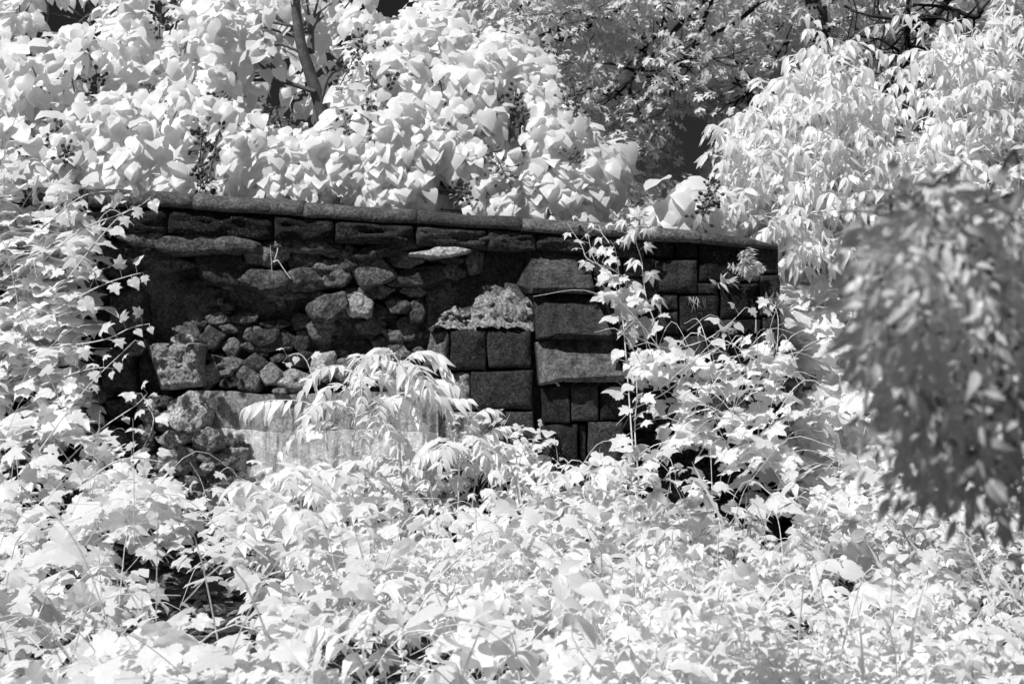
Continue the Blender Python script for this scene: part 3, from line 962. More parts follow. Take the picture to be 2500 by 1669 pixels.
def sample_poly(poly, n, holes=()):
    p = np.asarray(poly, float)
    lo, hi = p.min(0), p.max(0)
    X = np.empty((0, 2))
    while len(X) < n:
        c = rng.uniform(lo, hi, (n * 2, 2))
        k = in_poly(c[:, 0], c[:, 1], poly)
        for (hx, hy, hw, hh) in holes:
            k &= (((c[:, 0] - hx) / hw) ** 2 + ((c[:, 1] - hy) / hh) ** 2) > rng.uniform(0.55, 1.1, len(c))
        X = np.vstack([X, c[k]])
    return X[:n]


def nearest_twigs(mb, skel, centres, r=0.008, sag=0.1, reach=0.9):
    """thin curved twigs from the nearest lower branch point to each leaf cluster"""
    skel = np.asarray(skel)
    for c in centres:
        if np.min(np.linalg.norm(skel - c, axis=1)) > reach:
            continue
        d = np.linalg.norm(skel - c, axis=1) + 1.2 * np.maximum(0, skel[:, 2] - c[2] + 0.1)
        a = skel[rng.choice(np.argpartition(d, 14)[:14])]
        mid = (a + c) / 2 + rng.normal(0, 0.06, 3) + np.array([0, 0, sag * np.linalg.norm(c - a)])
        tube(mb, spline([a, mid, c], 7), r * 1.6, r * 0.5, 5)


# ------------------------------------------------------------------ the big-leaved trees behind the wall
def rosettes(lv, centres, per, rad, size, out_c, droop=0.85, face=0.55, petiole=0.6):
    """clusters of long-stalked drooping leaves round each centre"""
    n = len(centres) * per
    c = np.repeat(centres, per, 0)
    d = rand_dir(n)
    d[:, 1] = -np.abs(d[:, 1]) * 0.8 + d[:, 1] * 0.2
    out = unit(c - out_c)
    d = unit(d + 0.5 * out)
    P = c + d * (rad * rng.uniform(petiole, 1.0, n))[:, None]
    F = unit(d * 0.65 + np.array([0, 0, -droop]) + 0.3 * rng.normal(size=(n, 3)))
    N = unit(face * VIEW + 0.55 * UP + 0.5 * d + 0.4 * SUN + 0.28 * rng.normal(size=(n, 3)))
    lv.add(P, F, N, size * rng.uniform(0.5, 1.35, n))
    return P


def capsule_clusters(root, spots, Yfun):
    for (x, y) in spots:
        b = at(x, y, max(0.62, float(Yfun(np.array(x), np.array(y))) - 0.5 + rng.uniform(-0.12, 0.1)))
        mb = MB()
        H = rng.uniform(0.12, 0.26)
        ax = unit(np.array([rng.normal(0, .4), rng.normal(0, .3), 1]))
        tube(mb, spline([b - ax * H * .6, b, b + ax * H], 6), 0.006, 0.003, 4)
        for k in range(int(rng.integers(18, 34))):
            t = rng.uniform(-.2, 1)
            q = b + ax * H * t
            e = q + rand_dir(1)[0] * rng.uniform(0.03, 0.10) * (1.15 - t * .5)
            tube(mb, [q, e], 0.003, 0.002, 3)
            a = unit(e - q + UP * 0.02)
            L = rng.uniform(0.026, 0.042)
            tube(mb, [e, e + a * L * .35, e + a * L * .75, e + a * L], [0.005, L * .42, L * .36, 0.002], n=5)
        link('seed_cluster', mb.mesh('seed_cluster'), M['capsule'], root)


def big_leaf_tree(label, base, limbs, poly, holes, ncl, Yfun, per, n_hero, size, caps, group, out_c, back=0, back_holes=()):
    root = thing('broadleaf_tree', base, label, 'tree', group)
    mb = MB()
    skel = []
    for k, (pts, r0, r1) in enumerate(limbs):
        c = spline(pts, 20)
        tube(mb, c, r0, r1, 9)
        skel.append(c)
        if k == 0:
            link('trunk', mb.mesh('trunk'), M['bark'], root)
            mb = MB()
    if mb.n:
        pass
    skel = np.vstack(skel)
    s = sample_poly(poly, ncl, holes)
    if ncl > 100:
        s = s[fbm(np.stack([s[:, 0], s[:, 1], 0 * s[:, 0]], -1), 1 / 95, 2, 700 + ncl) > -.42]
    Y = np.maximum(Yfun(s[:, 0], s[:, 1]) + rng.normal(0, 0.35, len(s)), 0.95)
    C = at(s[:, 0], s[:, 1], Y)
    nearest_twigs(mb, skel, C[::2], 0.009)
    link('branches', mb.mesh('branches'), M['bark'], root)
    lv = Leaves()
    rosettes(lv, C, per, 0.22, size, np.asarray(out_c))
    if back:      # the far side of the crown, seen through the hollows
        s2 = sample_poly(poly, back, back_holes)
        rosettes(lv, at(s2[:, 0], s2[:, 1], Yfun(s2[:, 0], s2[:, 1]) + rng.uniform(1.3, 2.1, back)), per - 1, 0.26, size, np.asarray(out_c))
    lv.build(root, 'heart', M['leaf_heart'], n_hero, 'heart_lo')
    capsule_clusters(root, caps, Yfun)
    return root


GB = lambda px, Y: (float(at(px, 800, Y)[0]), Y, float(ground_z(np.array(float(at(px, 800, Y)[0])), np.array(float(Y)))))

YA = lambda x, y: 1.1 + (500 - y) / 500 * 1.3
big_leaf_tree('big pale heart-leaved tree rising over the left end of the wall', GB(280, 2.6),
              [([GB(280, 2.6), at(290, 420, 2.5), at(268, 120, 2.6), at(235, 10, 2.7), at(200, -160, 2.8)], 0.09, 0.035), (pxs([(280, 380), (200, 250), (90, 180), (20, 160)], 2.3), 0.04, 0.015), (pxs([(285, 330), (380, 220), (470, 150)], 2.2), 0.035, 0.015), (pxs([(290, 460), (180, 420), (60, 400)], 1.6), 0.035, 0.012), (pxs([(290, 450), (400, 380), (500, 330)], 1.5), 0.03, 0.012)],
              [(-120, -60), (150, -60), (420, -40), (560, 20), (600, 160), (560, 330), (540, 470), (430, 488), (250, 470), (120, 500), (-120, 520)], [(150, 40, 110, 90), (235, 40, 50, 90), (110, 110, 60, 70), (395, 40, 60, 90), (200, 235, 80, 40), (150, 250, 60, 40)], 980, YA, 8, 295, 0.135,
              [(390, 60), (215, 170), (205, 130), (60, 395), (160, 400), (130, 350), (235, 225), (175, 190), (440, 20), (420, 60), (360, 250), (510, 290)], 'big heart-leaved trees above the wall', at(280, 420, 2.6), 150, [(150, 45, 110, 80), (395, 30, 60, 50)])
YBf = lambda x, y: 0.95 + (520 - y) / 520 * 1.4 + 0.5 * sstep(np.abs(x - 700), 150, 0) * sstep(400 - y, 0, 120)
big_leaf_tree('big heart-leaved tree with bare grey trunk showing over mid wall', GB(800, 2.4),
              [([GB(800, 2.4), at(800, 400, 2.3), at(790, 290, 2.2), at(760, 190, 2.15), at(732, 95, 2.1), at(715, -60, 2.1)], 0.075, 0.04), (pxs([(758, 60), (760, 130)], 2.3), 0.03, 0.03), (pxs([(785, 240), (810, 170), (860, 125)], 2.15), 0.016, 0.01), (pxs([(770, 225), (690, 200), (600, 196), (500, 204)], 2.1), 0.022, 0.01), (pxs([(790, 300), (900, 260), (1050, 180)], 2.0), 0.035, 0.012),
               (pxs([(800, 380), (950, 380), (1150, 330), (1290, 270)], 1.7), 0.035, 0.012), (pxs([(1064, 390), (1067, 470)], 1.5), 0.022, 0.022), (pxs([(1000, 440), (1250, 470), (1400, 470), (1490, 430)], 1.4), 0.02, 0.008), (pxs([(800, 420), (650, 420), (560, 360)], 1.7), 0.03, 0.012), (pxs([(1270, 520), (1240, 470), (1300, 430)], 1.0), 0.012, 0.006)],
              [(540, -60), (900, -30), (1000, 40), (1060, 30), (1110, 90), (1190, 75), (1270, 140), (1310, 170), (1330, 240), (1400, 330), (1420, 400), (1480, 370), (1490, 430), (1420, 480), (1380, 530), (1200, 525), (900, 500), (560, 475), (540, 300), (600, 160)], [(700, 240, 130, 85), (640, 245, 90, 60), (800, 150, 100, 100), (770, 250, 100, 110), (935, 30, 130, 60), (1080, 460, 60, 70), (690, 310, 90, 40), (790, 20, 80, 50)], 1520, YBf, 8, 300, 0.13,
              [(900, 150), (930, 140), (975, 160), (905, 190), (840, 190), (1010, 200), (930, 230), (1120, 270), (1190, 265), (1220, 285), (1250, 285), (890, 290), (910, 320), (850, 340), (1060, 330), (1140, 330), (1060, 240), (1180, 410), (1230, 420), (1140, 485), (1390, 400), (1410, 290), (1400, 340), (1380, 260), (640, 300), (690, 320), (560, 280), (500, 460), (520, 390), (490, 370), (480, 500), (1280, 300)],
              'big heart-leaved trees above the wall', at(820, 400, 2.4), 230, [(690, 245, 75, 55), (930, 25, 120, 60)])
big_leaf_tree('small heart-leaved shoot standing alone over the right coping', GB(1720, 1.2),
              [([GB(1720, 1.2), at(1722, 560, 1.1), at(1715, 500, 1.0), at(1700, 450, 1.0)], 0.015, 0.006)],
              [(1610, 520), (1660, 450), (1700, 430), (1750, 480), (1760, 540), (1690, 560)], [], 16, lambda x, y: 1.1 + 0 * x, 3, 40, 0.19, [(1722, 495), (1716, 530)], 'big heart-leaved trees above the wall', at(1710, 520, 1.3))

# ------------------------------------------------------------------ oaks behind, mostly in the shade of their own crowns
def oak(label, base, limbs, polys, holes, ncl, Yr, n_hero, over, trunk_r):
    root = thing('oak_tree', base, label, 'tree', 'oaks behind the wall')
    skel = []
    mb = MB()
    for k, (pts, r0, r1) in enumerate(limbs):
        c = spline(pts, 24)
        c = c + fbm(np.stack([c] * 1)[0], 1.6, 3, 400 + k)[:, None] * np.array([.06, .06, .06])
        tube(mb, c, r0, r1, 8)
        skel.append(c)
        if k == 0:
            link('trunk', mb.mesh('trunk'), M['bark_dark'], root)
            mb = MB()
        else:        # side twigs off each limb
            for q in range(11):
                a = c[int(rng.integers(6, 23))]
                e = a + np.array([rng.normal(-.1, .35), rng.normal(0, .3), rng.normal(-.25, .3)])
                tube(mb, spline([a, (a + e) / 2 + rng.normal(0, .06, 3), e], 7), r1 * 1.0, 0.003, 4)
    sk = np.vstack(skel)
    cen = []
    for poly, nn in zip(polys, ncl):
        s = sample_poly(poly, nn, holes)
        Y = rng.uniform(Yr[0], Yr[1], len(s))
        cen.append(at(s[:, 0], s[:, 1], Y))
    C = np.vstack(cen)
    nearest_twigs(mb, sk, C[::3], 0.010, 0.05)
    link('branches', mb.mesh('branches'), M['bark_dark'], root)
    lv = Leaves()
    per = 13
    n = len(C) * per
    c = np.repeat(C, per, 0)
    d = rand_dir(n)
    P = c + d * np.array([0.34, 0.3, 0.2]) * rng.uniform(.2, 1, n)[:, None]
    lv.add(P, unit(d * np.array([1, 1, .6]) + np.array([0, 0, -.45])), unit(UP * .7 + VIEW * .35 + .6 * rng.normal(size=(n, 3))), 0.19 * rng.uniform(.7, 1.2, n))
    if over:      # the crown above the picture, whose shade falls on the boughs below
        (ox0, ox1, oy0, oy1, oz0, oz1, on) = over
        P = rng.uniform((ox0, oy0, oz0), (ox1, oy1, oz1), (on, 3))
        keep = fbm(P, .55, 3, 88) > -0.35
        P = P[keep]
        m = len(P)
        lv.add(P, unit(rand_dir(m) + np.array([0, 0, -.3])), unit(UP + .5 * rng.normal(size=(m, 3))), 0.34 * rng.uniform(.8, 1.3, m))
    lv.build(root, 'oak', M['leaf_oak'], n_hero, mass_name='crown', cell=22)
    return root


oak('shaded grey oak with dark sweeping boughs beyond mid wall', GB(2050, 9.0),
    [([GB(2050, 9.0), at(2040, 420, 9), at(1985, 230, 9), at(1905, 120, 9), at(1830, -60, 9), at(1700, -420, 9)], 0.26, 0.15),
     (pxs([(1800, -80), (1690, 30), (1600, 130), (1530, 210), (1480, 250)], 7.5), 0.045, 0.008), (pxs([(1760, -60), (1720, 60), (1680, 130), (1590, 190)], 7.4), 0.032, 0.008), (pxs([(1700, -60), (1650, 40), (1590, 100), (1560, 130)], 7.6), 0.028, 0.008),
     (pxs([(1600, -40), (1450, 60), (1350, 75), (1270, 110)], 7.4), 0.032, 0.008), (pxs([(1350, 95), (1310, 140), (1280, 175)], 7.5), 0.018, 0.006), (pxs([(1840, 20), (1790, 60), (1700, 110), (1650, 180), (1640, 260)], 7.3), 0.03, 0.008),
     (pxs([(1880, 150), (1860, 190), (1830, 215), (1810, 235)], 7.6), 0.03, 0.01)],
    [[(1080, 90), (1110, 10), (1130, -40), (1950, -40), (1960, 200), (1880, 260), (1790, 300), (1760, 270), (1680, 260), (1600, 300), (1620, 360), (1560, 410), (1500, 400), (1430, 340), (1340, 250), (1290, 160), (1180, 70)],
     [(1380, 470), (1470, 440), (1560, 420), (1640, 430), (1780, 440), (1800, 540), (1400, 530)], [(1760, 300), (1960, 180), (1960, 330), (1840, 420), (1760, 440), (1790, 370)]],
    [(1690, 345, 115, 135), (1485, 450, 75, 70), (1290, 10, 60, 55), (1480, 330, 40, 34), (1460, 130, 50, 34), (1330, 120, 44, 34), (1090, 10, 60, 60), (1840, 230, 60, 60)], [780, 170, 150], (7.1, 11), 180, (-1.5, 7.5, 3.6, 12, 7.2, 9.4, 1000), .2)
oak('dark-trunked grey oak behind the sapling at upper right', GB(2150, 7.4),
    [([GB(2150, 7.4), at(2060, 400, 7.4), at(2005, 130, 7.4), at(1985, 0, 7.4), at(1970, -250, 7.4)], 0.17, 0.11), (pxs([(2360, -60), (2270, 60), (2215, 140), (2200, 190), (2170, 260), (2150, 330)], 6.6), 0.045, 0.012), (pxs([(2210, -20), (2222, 60), (2223, 110)], 6.4), 0.028, 0.02),
     (pxs([(2400, 20), (2380, 40), (2300, 20), (2220, 10)], 6.4), 0.04, 0.012), (pxs([(2330, 30), (2335, 80), (2350, 130)], 6.2), 0.05, 0.02), (pxs([(2300, 40), (2220, 55), (2140, 40), (2080, 25)], 6.6), 0.03, 0.008), (pxs([(2215, 140), (2160, 100), (2120, 90)], 6.6), 0.022, 0.006), (pxs([(2160, 290), (2200, 260), (2260, 250)], 6.3), 0.02, 0.006)],
    [[(2010, 90), (1990, -40), (2520, -40), (2520, 160), (2300, 330), (2180, 360), (2080, 280), (2040, 180)]],
    [(2010, 60, 24, 50), (1935, 110, 20, 40)], [330], (6.9, 9.4), 120, (3.5, 9.5, 2.6, 10, 6.6, 8.6, 700), .17)

# ------------------------------------------------------------------ compound-leaved plants
def frond(lv, mb, pts, n=9, L=0.16, hang=0.7, r=0.004, terminal=True, spread=0.9, flatv=False):
    """a pinnate leaf along a curved stalk: leaflets in pairs"""
    c = spline(pts, n + 3)
    tube(mb, spline(pts, 10), r, r * 0.4, 4)
    t = unit(np.gradient(c, axis=0))
    for k in range(2, len(c)):
        side = unit(np.cross(t[k], VIEW if flatv else UP) + 1e-6)
        f = 0.6 + 0.5 * math.sin(math.pi * min(1, (k - 1) / (n + 1)) * 0.9)
        for s in (-1, 1):
            F = unit(side * s * spread + t[k] * 0.55 + np.array([0, 0, -hang * rng.uniform(.6, 1.2)]) + rng.normal(0, .2, 3))
            Nn = unit(UP * 0.8 + SUN * .3 + VIEW * .35 + side * s * 0.3 + rng.normal(0, .3, 3))
            lv.add(c[k], F, Nn, L * f * rng.uniform(.85, 1.15))
    if terminal:
        lv.add(c[-1], unit(t[-1] + np.array([0, 0, -.4])), unit(UP + VIEW * .3), L * 0.8)


def compound_plant(name, label, cat, base, stems, fronds, L, n_hero=250, group=None, mat='leaf_ash', npairs=6, hang=.5, width=.012, tpl='lance', leaf_name='leaflet'):
    root = thing(name, base, label, cat, group)
    mb = MB()
    for pts, r0, r1 in stems:
        tube(mb, spline(pts, 14), r0, r1, 6)
    lv = Leaves()
    for f in fronds:
        pts, kw = (f if isinstance(f, tuple) else (f, {}))
        frond(lv, mb, pts, kw.get('n', npairs), kw.get('L', L), kw.get('hang', hang))
    link('stem', mb.mesh('stem'), M['stem'], root)
    lv.build(root, tpl, M[mat], n_hero, leaf_name=leaf_name, mass_name='leaflets', cell=10)
    return root


# tree-of-heaven seedlings in front of the concrete
Y0 = -0.75
def whorl(stem, n, L0, L1, i0=.35, az0=0.0, drop=.35):
    """arching leaves set spirally up a stem"""
    c = spline(stem, 40)
    o = []
    for k in range(n):
        t = i0 + (1 - i0) * k / (n - 1)
        b = c[min(39, int(t * 39))]
        a = az0 + k * 2.4
        L = L0 + (L1 - L0) * t
        d = np.array([math.cos(a), math.sin(a) * .85 - .25, 0])
        up = .55 + .5 * t
        o.append((np.array([b, b + d * L * .35 + UP * L * .28 * up, b + d * L * .75 + UP * L * (.30 * up - drop * .3), b + d * L + UP * L * (.2 * up - drop)]), dict(n=int(rng.integers(8, 11)), L=.125 * rng.uniform(.85, 1.15), hang=rng.uniform(.15, .5))))
    return o


st1 = np.vstack([[GB(861, Y0)], pxs([(861, 1120), (866, 1040), (880, 963), (893, 905)], Y0)])
compound_plant('ailanthus_sapling', 'white feathery sapling in front of the concrete, long leaf reaching to its left', 'sapling', GB(861, Y0), [(st1, 0.012, 0.006)],
               [(pxs([(790, 1000), (740, 980), (680, 976), (640, 980), (602, 992)], Y0 - .1), dict(n=9, L=.155, hang=1.2)), (pxs([(872, 1010), (830, 985), (790, 1000)], Y0), dict(n=2, L=.12)),
                (pxs([(872, 1015), (940, 985), (1010, 940), (1060, 925), (1110, 940)], Y0 - .12), dict(n=9, L=.17, hang=.8))] + whorl(st1, 12, .58, .38, .34, .6), .17, 290, 'feathery saplings before the wall')
st2 = np.vstack([[GB(976, Y0 + .1)], pxs([(976, 1110), (973, 1010), (973, 920), (975, 885)], Y0 + .1)])
compound_plant('ailanthus_sapling', 'taller white feathery sapling with drooping top leaf beside the broken blocks', 'sapling', GB(976, Y0 + .1), [(st2, 0.011, 0.006)],
               [(pxs([(974, 900), (1010, 872), (1045, 855), (1066, 866), (1078, 890)], Y0), dict(n=6, L=.14, hang=.7)), (pxs([(974, 960), (1030, 955), (1090, 970), (1140, 975)], Y0 - .2), dict(n=7, L=.14))] + whorl(st2, 9, .5, .34, .45, 2.0), .15, 220, 'feathery saplings before the wall')
st3 = np.vstack([[GB(1120, Y0 - .1)], pxs([(1120, 1160), (1130, 1090)], Y0 - .1)])
compound_plant('ailanthus_sapling', 'low feathery sapling spreading leaves across the lower pier blocks', 'sapling', GB(1120, Y0 - .1), [(st3, 0.01, 0.006)],
               [(pxs([(1130, 1090), (1150, 1030), (1180, 1000), (1210, 1000)], Y0 - .1), dict(n=6, L=.12)), (pxs([(1130, 1100), (1170, 1070), (1210, 1045), (1240, 1040)], Y0 - .1), dict(n=8, L=.11, hang=.6))] + whorl(st3, 9, .42, .3, .6, 1.0), .14, 150, 'feathery saplings before the wall')

st4 = np.vstack([[GB(735, Y0 - .35)], pxs([(735, 1220), (738, 1165)], Y0 - .35)])
compound_plant('ailanthus_sapling', 'low feathery seedling at the foot of the pale concrete, left of the taller ones', 'sapling', GB(735, Y0 - .35), [(st4, 0.009, 0.006)], whorl(st4, 9, .36, .28, .6, .3), .13, 140, 'feathery saplings before the wall')

# feathery fronds at the bottom edge
Yb = -5.95
B0 = (950, 1712)
compound_plant('sumac_plant', 'pointed fern-like fronds rising at the bottom edge below the dark gap', 'plant', GB(950, Yb), [(np.vstack([[GB(950, Yb)], pxs([(950, 1735), B0], Yb)]), .008, .006)],
               [(pxs([B0, (985, 1660), (980, 1590), (978, 1530)], Yb), dict(n=8, L=.10, hang=.1)), (pxs([B0, (885, 1640), (892, 1570), (900, 1520)], Yb), dict(n=8, L=.105, hang=.15)), (pxs([B0, (870, 1600), (800, 1530), (735, 1540)], Yb - .1), dict(n=9, L=.11, hang=.8)),
                (pxs([B0, (930, 1600), (880, 1520), (800, 1500)], Yb + .2), dict(n=9, L=.11, hang=.6)), (pxs([B0, (1040, 1610), (1070, 1560)], Yb), dict(n=7, L=.09, hang=.3)), (pxs([B0, (850, 1650), (790, 1640)], Yb - .1), dict(n=7, L=.10, hang=.5))], .11, 160, None)

# ------------------------------------------------------------------ drooping-leaved saplings on the right, beyond the wall end
def ash_tree(label, base, limbs, poly, holes, ncl, Yf, n_hero, L=.17, group=None, mat='leaf_ash', per=2, name='ash_leaved_tree', stem='stem', npair=4):
    root = thing(name, base, label, 'tree', group)
    mb = MB()
    sk = []
    for k, (pts, r0, r1) in enumerate(limbs):
        c = spline(pts, 18)
        tube(mb, c, r0, r1, 7)
        sk.append(c)
        if k == 0:
            link('trunk', mb.mesh('trunk'), M[stem], root)
            mb = MB()
    sk = np.vstack(sk)
    s = sample_poly(poly, ncl, holes)
    s = s + rng.normal(0, 16, s.shape)
    s = s[fbm(np.stack([s[:, 0], s[:, 1], 0 * s[:, 0]], -1), 1 / 80, 2, 900 + ncl) > -.40]
    C = at(s[:, 0], s[:, 1], Yf(s[:, 0], s[:, 1]) + rng.normal(0, .3, len(s)))
    nearest_twigs(mb, sk, C[::2], .006)
    lv = Leaves()
    for c in C:
        for q in range(per):
            a = rng.uniform(0, 2 * math.pi)
            d = np.array([math.cos(a), math.sin(a) * .8 - .35, rng.normal(.2, .35)])
            hg = rng.uniform(.25, 1.1)
            ln = rng.uniform(.22, .34)
            pts = np.array([c, c + d * ln * .5 + UP * .05, c + d * ln + UP * -.02])
            n = npair
            cc = spline(pts, n + 1)
            tube(mb, cc, .003, .002, 3)
            t = unit(np.gradient(cc, axis=0))
            for k in range(1, n + 1):
                side = unit(np.cross(t[k], UP))
                for sg in (-1, 1):
                    F = unit(side * sg * .7 + t[k] * .4 + np.array([0, 0, -hg]) + rng.normal(0, .32, 3))
                    lv.add(cc[k], F, unit(UP * .6 + VIEW * .45 + SUN * .3 + side * sg * .3 + rng.normal(0, .42, 3)), L * rng.uniform(.7, 1.15))
            lv.add(cc[-1], unit(t[-1] * .6 + np.array([0, 0, -.7])), unit(UP * .6 + VIEW * .5 + rng.normal(0, .2, 3)), L)
    link('branches', mb.mesh('branches'), M[stem], root)
    lv.build(root, 'lance', M[mat], n_hero, leaf_name='leaflet', mass_name='crown', cell=20)
    return root


ash_tree('white drooping-leaved sapling with pointed top right of the wall', GB(2010, 1.8), [([GB(2010, 1.8), at(2015, 500, 1.7), at(2020, 300, 1.6), at(2010, 120, 1.5)], .035, .008), (pxs([(2015, 420), (1920, 330), (1850, 280)], 1.4), .018, .006), (pxs([(2015, 480), (1900, 440), (1800, 420)], 1.3), .018, .006), (pxs([(2018, 380), (2100, 320), (2150, 270)], 1.5), .018, .006), (pxs([(2015, 560), (2150, 480), (2250, 440)], 1.3), .02, .006), (pxs([(2015, 620), (1900, 560), (1820, 530)], 1.2), .018, .006)],
         [(1995, 125), (2025, 100), (2060, 140), (2060, 230), (2130, 250), (2180, 270), (2150, 330), (2260, 350), (2300, 450), (2200, 560), (2120, 640), (1940, 640), (1880, 560), (1790, 520), (1780, 440), (1810, 350), (1880, 280), (1870, 240), (1960, 215), (1975, 170)], [], 540, lambda x, y: 1.2 + (600 - y) / 500 * .7, 300, .145, 'drooping-leaved trees right of the wall')
ash_tree('white drooping-leaved tree filling the upper right corner', GB(2420, 2.0), [([GB(2420, 2.0), at(2430, 520, 2.0), at(2440, 260, 1.9), at(2480, -20, 1.9)], .045, .015), (pxs([(2440, 330), (2360, 220), (2290, 100)], 1.7), .02, .006), (pxs([(2440, 380), (2330, 300), (2250, 190)], 1.6), .02, .006), (pxs([(2430, 480), (2330, 400), (2240, 340)], 1.5), .02, .006), (pxs([(2470, 100), (2430, 60), (2420, 20)], 1.8), .015, .006)],
         [(2530, -40), (2440, 0), (2430, 80), (2360, 110), (2290, 70), (2260, 110), (2240, 150), (2290, 160), (2230, 190), (2240, 250), (2330, 250), (2280, 320), (2210, 300), (2230, 400), (2200, 520), (2300, 620), (2530, 640)], [(2395, 150, 22, 60), (2360, 280, 30, 30), (2290, 210, 30, 18)], 470, lambda x, y: 1.3 + (600 - y) / 600 * .8, 300, .15, 'drooping-leaved trees right of the wall')

# ------------------------------------------------------------------ vines: leaf cover laid over a bank
def y_cover(px, py):
    """depth of the green cover seen at a pixel"""
    py = np.asarray(py, float); px = np.asarray(px, float)
    mid = np.interp(py, [560, 1170, 1690], [1.6, -0.35, -6.3])
    left = np.interp(py, [440, 1000, 1170, 1690], [-0.2, -0.5, -1.3, -6.2])
    k = sstep(px, 560, 260)
    k = sstep(560 - px, 0, 300)
    return mid * (1 - k) + left * k


GAPS = [(420, 1395, 62, 34), (545, 1470, 84, 36), (330, 1365, 40, 26), (470, 1560, 60, 28), (300, 1490, 36, 22), (640, 1540, 50, 22), (170, 1430, 30, 18), (890, 1640, 120, 50), (890, 1560, 70, 34), (1010, 1600, 80, 66), (1180, 1640, 44, 20), (1905, 1275, 52, 46), (2070, 1425, 40, 26), (1640, 1200, 40, 30), (740, 1440, 40, 18), (920, 1340, 50, 12), (780, 1590, 44, 32), (1440, 1530, 44, 16), (2110, 1340, 36, 18), (1290, 1390, 40, 10), (1100, 1450, 44, 12), (850, 1265, 40, 10), (1010, 1290, 36, 9), (1240, 1250, 30, 9), (1330, 1600, 40, 14), (1760, 1560, 34, 12), (660, 1380, 40, 14), (230, 1580, 30, 16)]
GAPS += [(x_, y_, rng.uniform(16, 40) * (y_ / 1400), rng.uniform(5, 12) * (y_ / 1400)) for x_, y_ in zip(rng.uniform(560, 2480, 85), rng.uniform(1210, 1660, 85))]


def vine_cover(lv, poly, n, holes=(), size=.125, thick=.35, up=.75, face=.25, gaps=0.25, rough=.1, yfun=y_cover, sd=3, jit=.34, gapped=True):
    s = sample_poly(poly, int(n * 1.6), holes)
    Y = yfun(s[:, 0], s[:, 1])
    P = at(s[:, 0], s[:, 1], Y)
    g = fbm(P * np.array([1, .7, 1]), 1.5, 3, sd)
    P = P[g > -1 + gaps * 1.4][:n]
    m = len(P)
    dep = np.minimum(rng.exponential(.4, m), 1.6)
    P = P + np.array([0, 1, -.35]) * (dep * thick)[:, None] + rng.normal(0, rough * .4, (m, 3)) + UP * (rough * fbm(P, 2.2, 2, sd + 7))[:, None]
    a = rng.uniform(0, 2 * math.pi, m)
    F = np.stack([np.cos(a), np.sin(a) * .8 - .35, -.15 - .3 * rng.random(m)], -1)
    wv = np.stack([fbm(P, 1.3, 2, sd + q) for q in (60, 63, 66)], -1)
    N = unit(UP * up + VIEW * face + SUN * .3 + jit * rng.normal(size=(m, 3)) + .4 * wv)
    if gapped:
        px, py, _ = project(P)
        ok = np.ones(m, bool)
        for (hx, hy, hw, hh) in GAPS:
            ok &= (((px - hx) / hw) ** 2 + ((py - hy) / hh) ** 2) > rng.uniform(.6, 1.25, m) * (rng.random(m) < .96)
        P, F, N = P[ok], F[ok], N[ok]
        m = len(P)
    lv.add(P, F, N, size * np.clip(np.exp(rng.normal(0, .3, m)), .5, 1.45) * (1 + .4 * fbm(P, .9, 2, sd + 80)))
    return P


def vine_stems(mb, P, n, L=(.3, .8), r=.0035, rise=.25):
    for k in rng.integers(0, len(P), n):
        a = P[k]
        d = np.array([rng.normal(0, 1), rng.normal(-.3, .5), rng.normal(.25, .35)])
        d = unit(d) * rng.uniform(*L)
        mid = a + d * .5 + UP * rng.uniform(0, rise)
        tube(mb, spline([a - UP * .1, mid, a + d], 9), r * rng.uniform(.6, 1.3), r * .4, 4)


def tendrils(mb, P, n):
    for k in rng.integers(0, len(P), n):
        a = P[k]
        ln = rng.uniform(.08, .2)
        t = np.linspace(0, 1, 14)
        d = unit(np.array([rng.normal(), -.3, rng.normal(.2, .6)]))
        c = a + d * ln * t[:, None] + np.stack([np.sin(t * 9) * .018 * t, 0 * t, np.cos(t * 9) * .018 * t], -1)
        tube(mb, c, .0016, .0012, 3)


def vine(label, base_px, base_Y, specs, n_hero, tpl='grape', stems=40, tend=10, name='climbing_vine', cat='vine', group=None, extra=None, L=(.3, .8), cell=24):
    root = thing(name, GB(base_px, base_Y), label, cat, group)
    lv = Leaves()
    Ps = [vine_cover(lv, **sp) for sp in specs]
    mb = MB()
    allP = np.vstack(Ps)
    vine_stems(mb, allP, stems, L)
    tendrils(mb, allP, tend)
    if extra:
        extra(lv, mb)
    link('stems', mb.mesh('stems'), M['stem'], root, kind='stuff')
    lv.build(root, tpl, M['leaf_vine'], n_hero, (tpl + '_lo') if tpl + '_lo' in TPL else None, mass_name='foliage', cell=cell)
    return root


def shoots(specs, size, face=.5):
    """named shoots: px paths with leaves alternating along them"""
    def fn(lv, mb):
        for pts, Y, n in specs:
            c = spline(pxs(pts, Y), n * 2)
            tube(mb, c, .006, .002, 5)
            t = unit(np.gradient(c, axis=0))
            for k in range(1, len(c), 2):
                sg = 1 if (k // 2) % 2 else -1
                side = unit(np.cross(t[k], VIEW)) * sg
                e = c[k] + side * .05 + np.array([0, -.03, .02])
                tube(mb, [c[k], e], .002, .0015, 3)
                lv.add(e, unit(side * .6 + t[k] * .3 + np.array([0, -.25, -.5]) + rng.normal(0, .2, 3)), unit(UP * .6 + VIEW * face + SUN * .3 + rng.normal(0, .25, 3)), size * rng.uniform(.6, 1.15) * (1.1 - .5 * k / len(c)))
    return fn


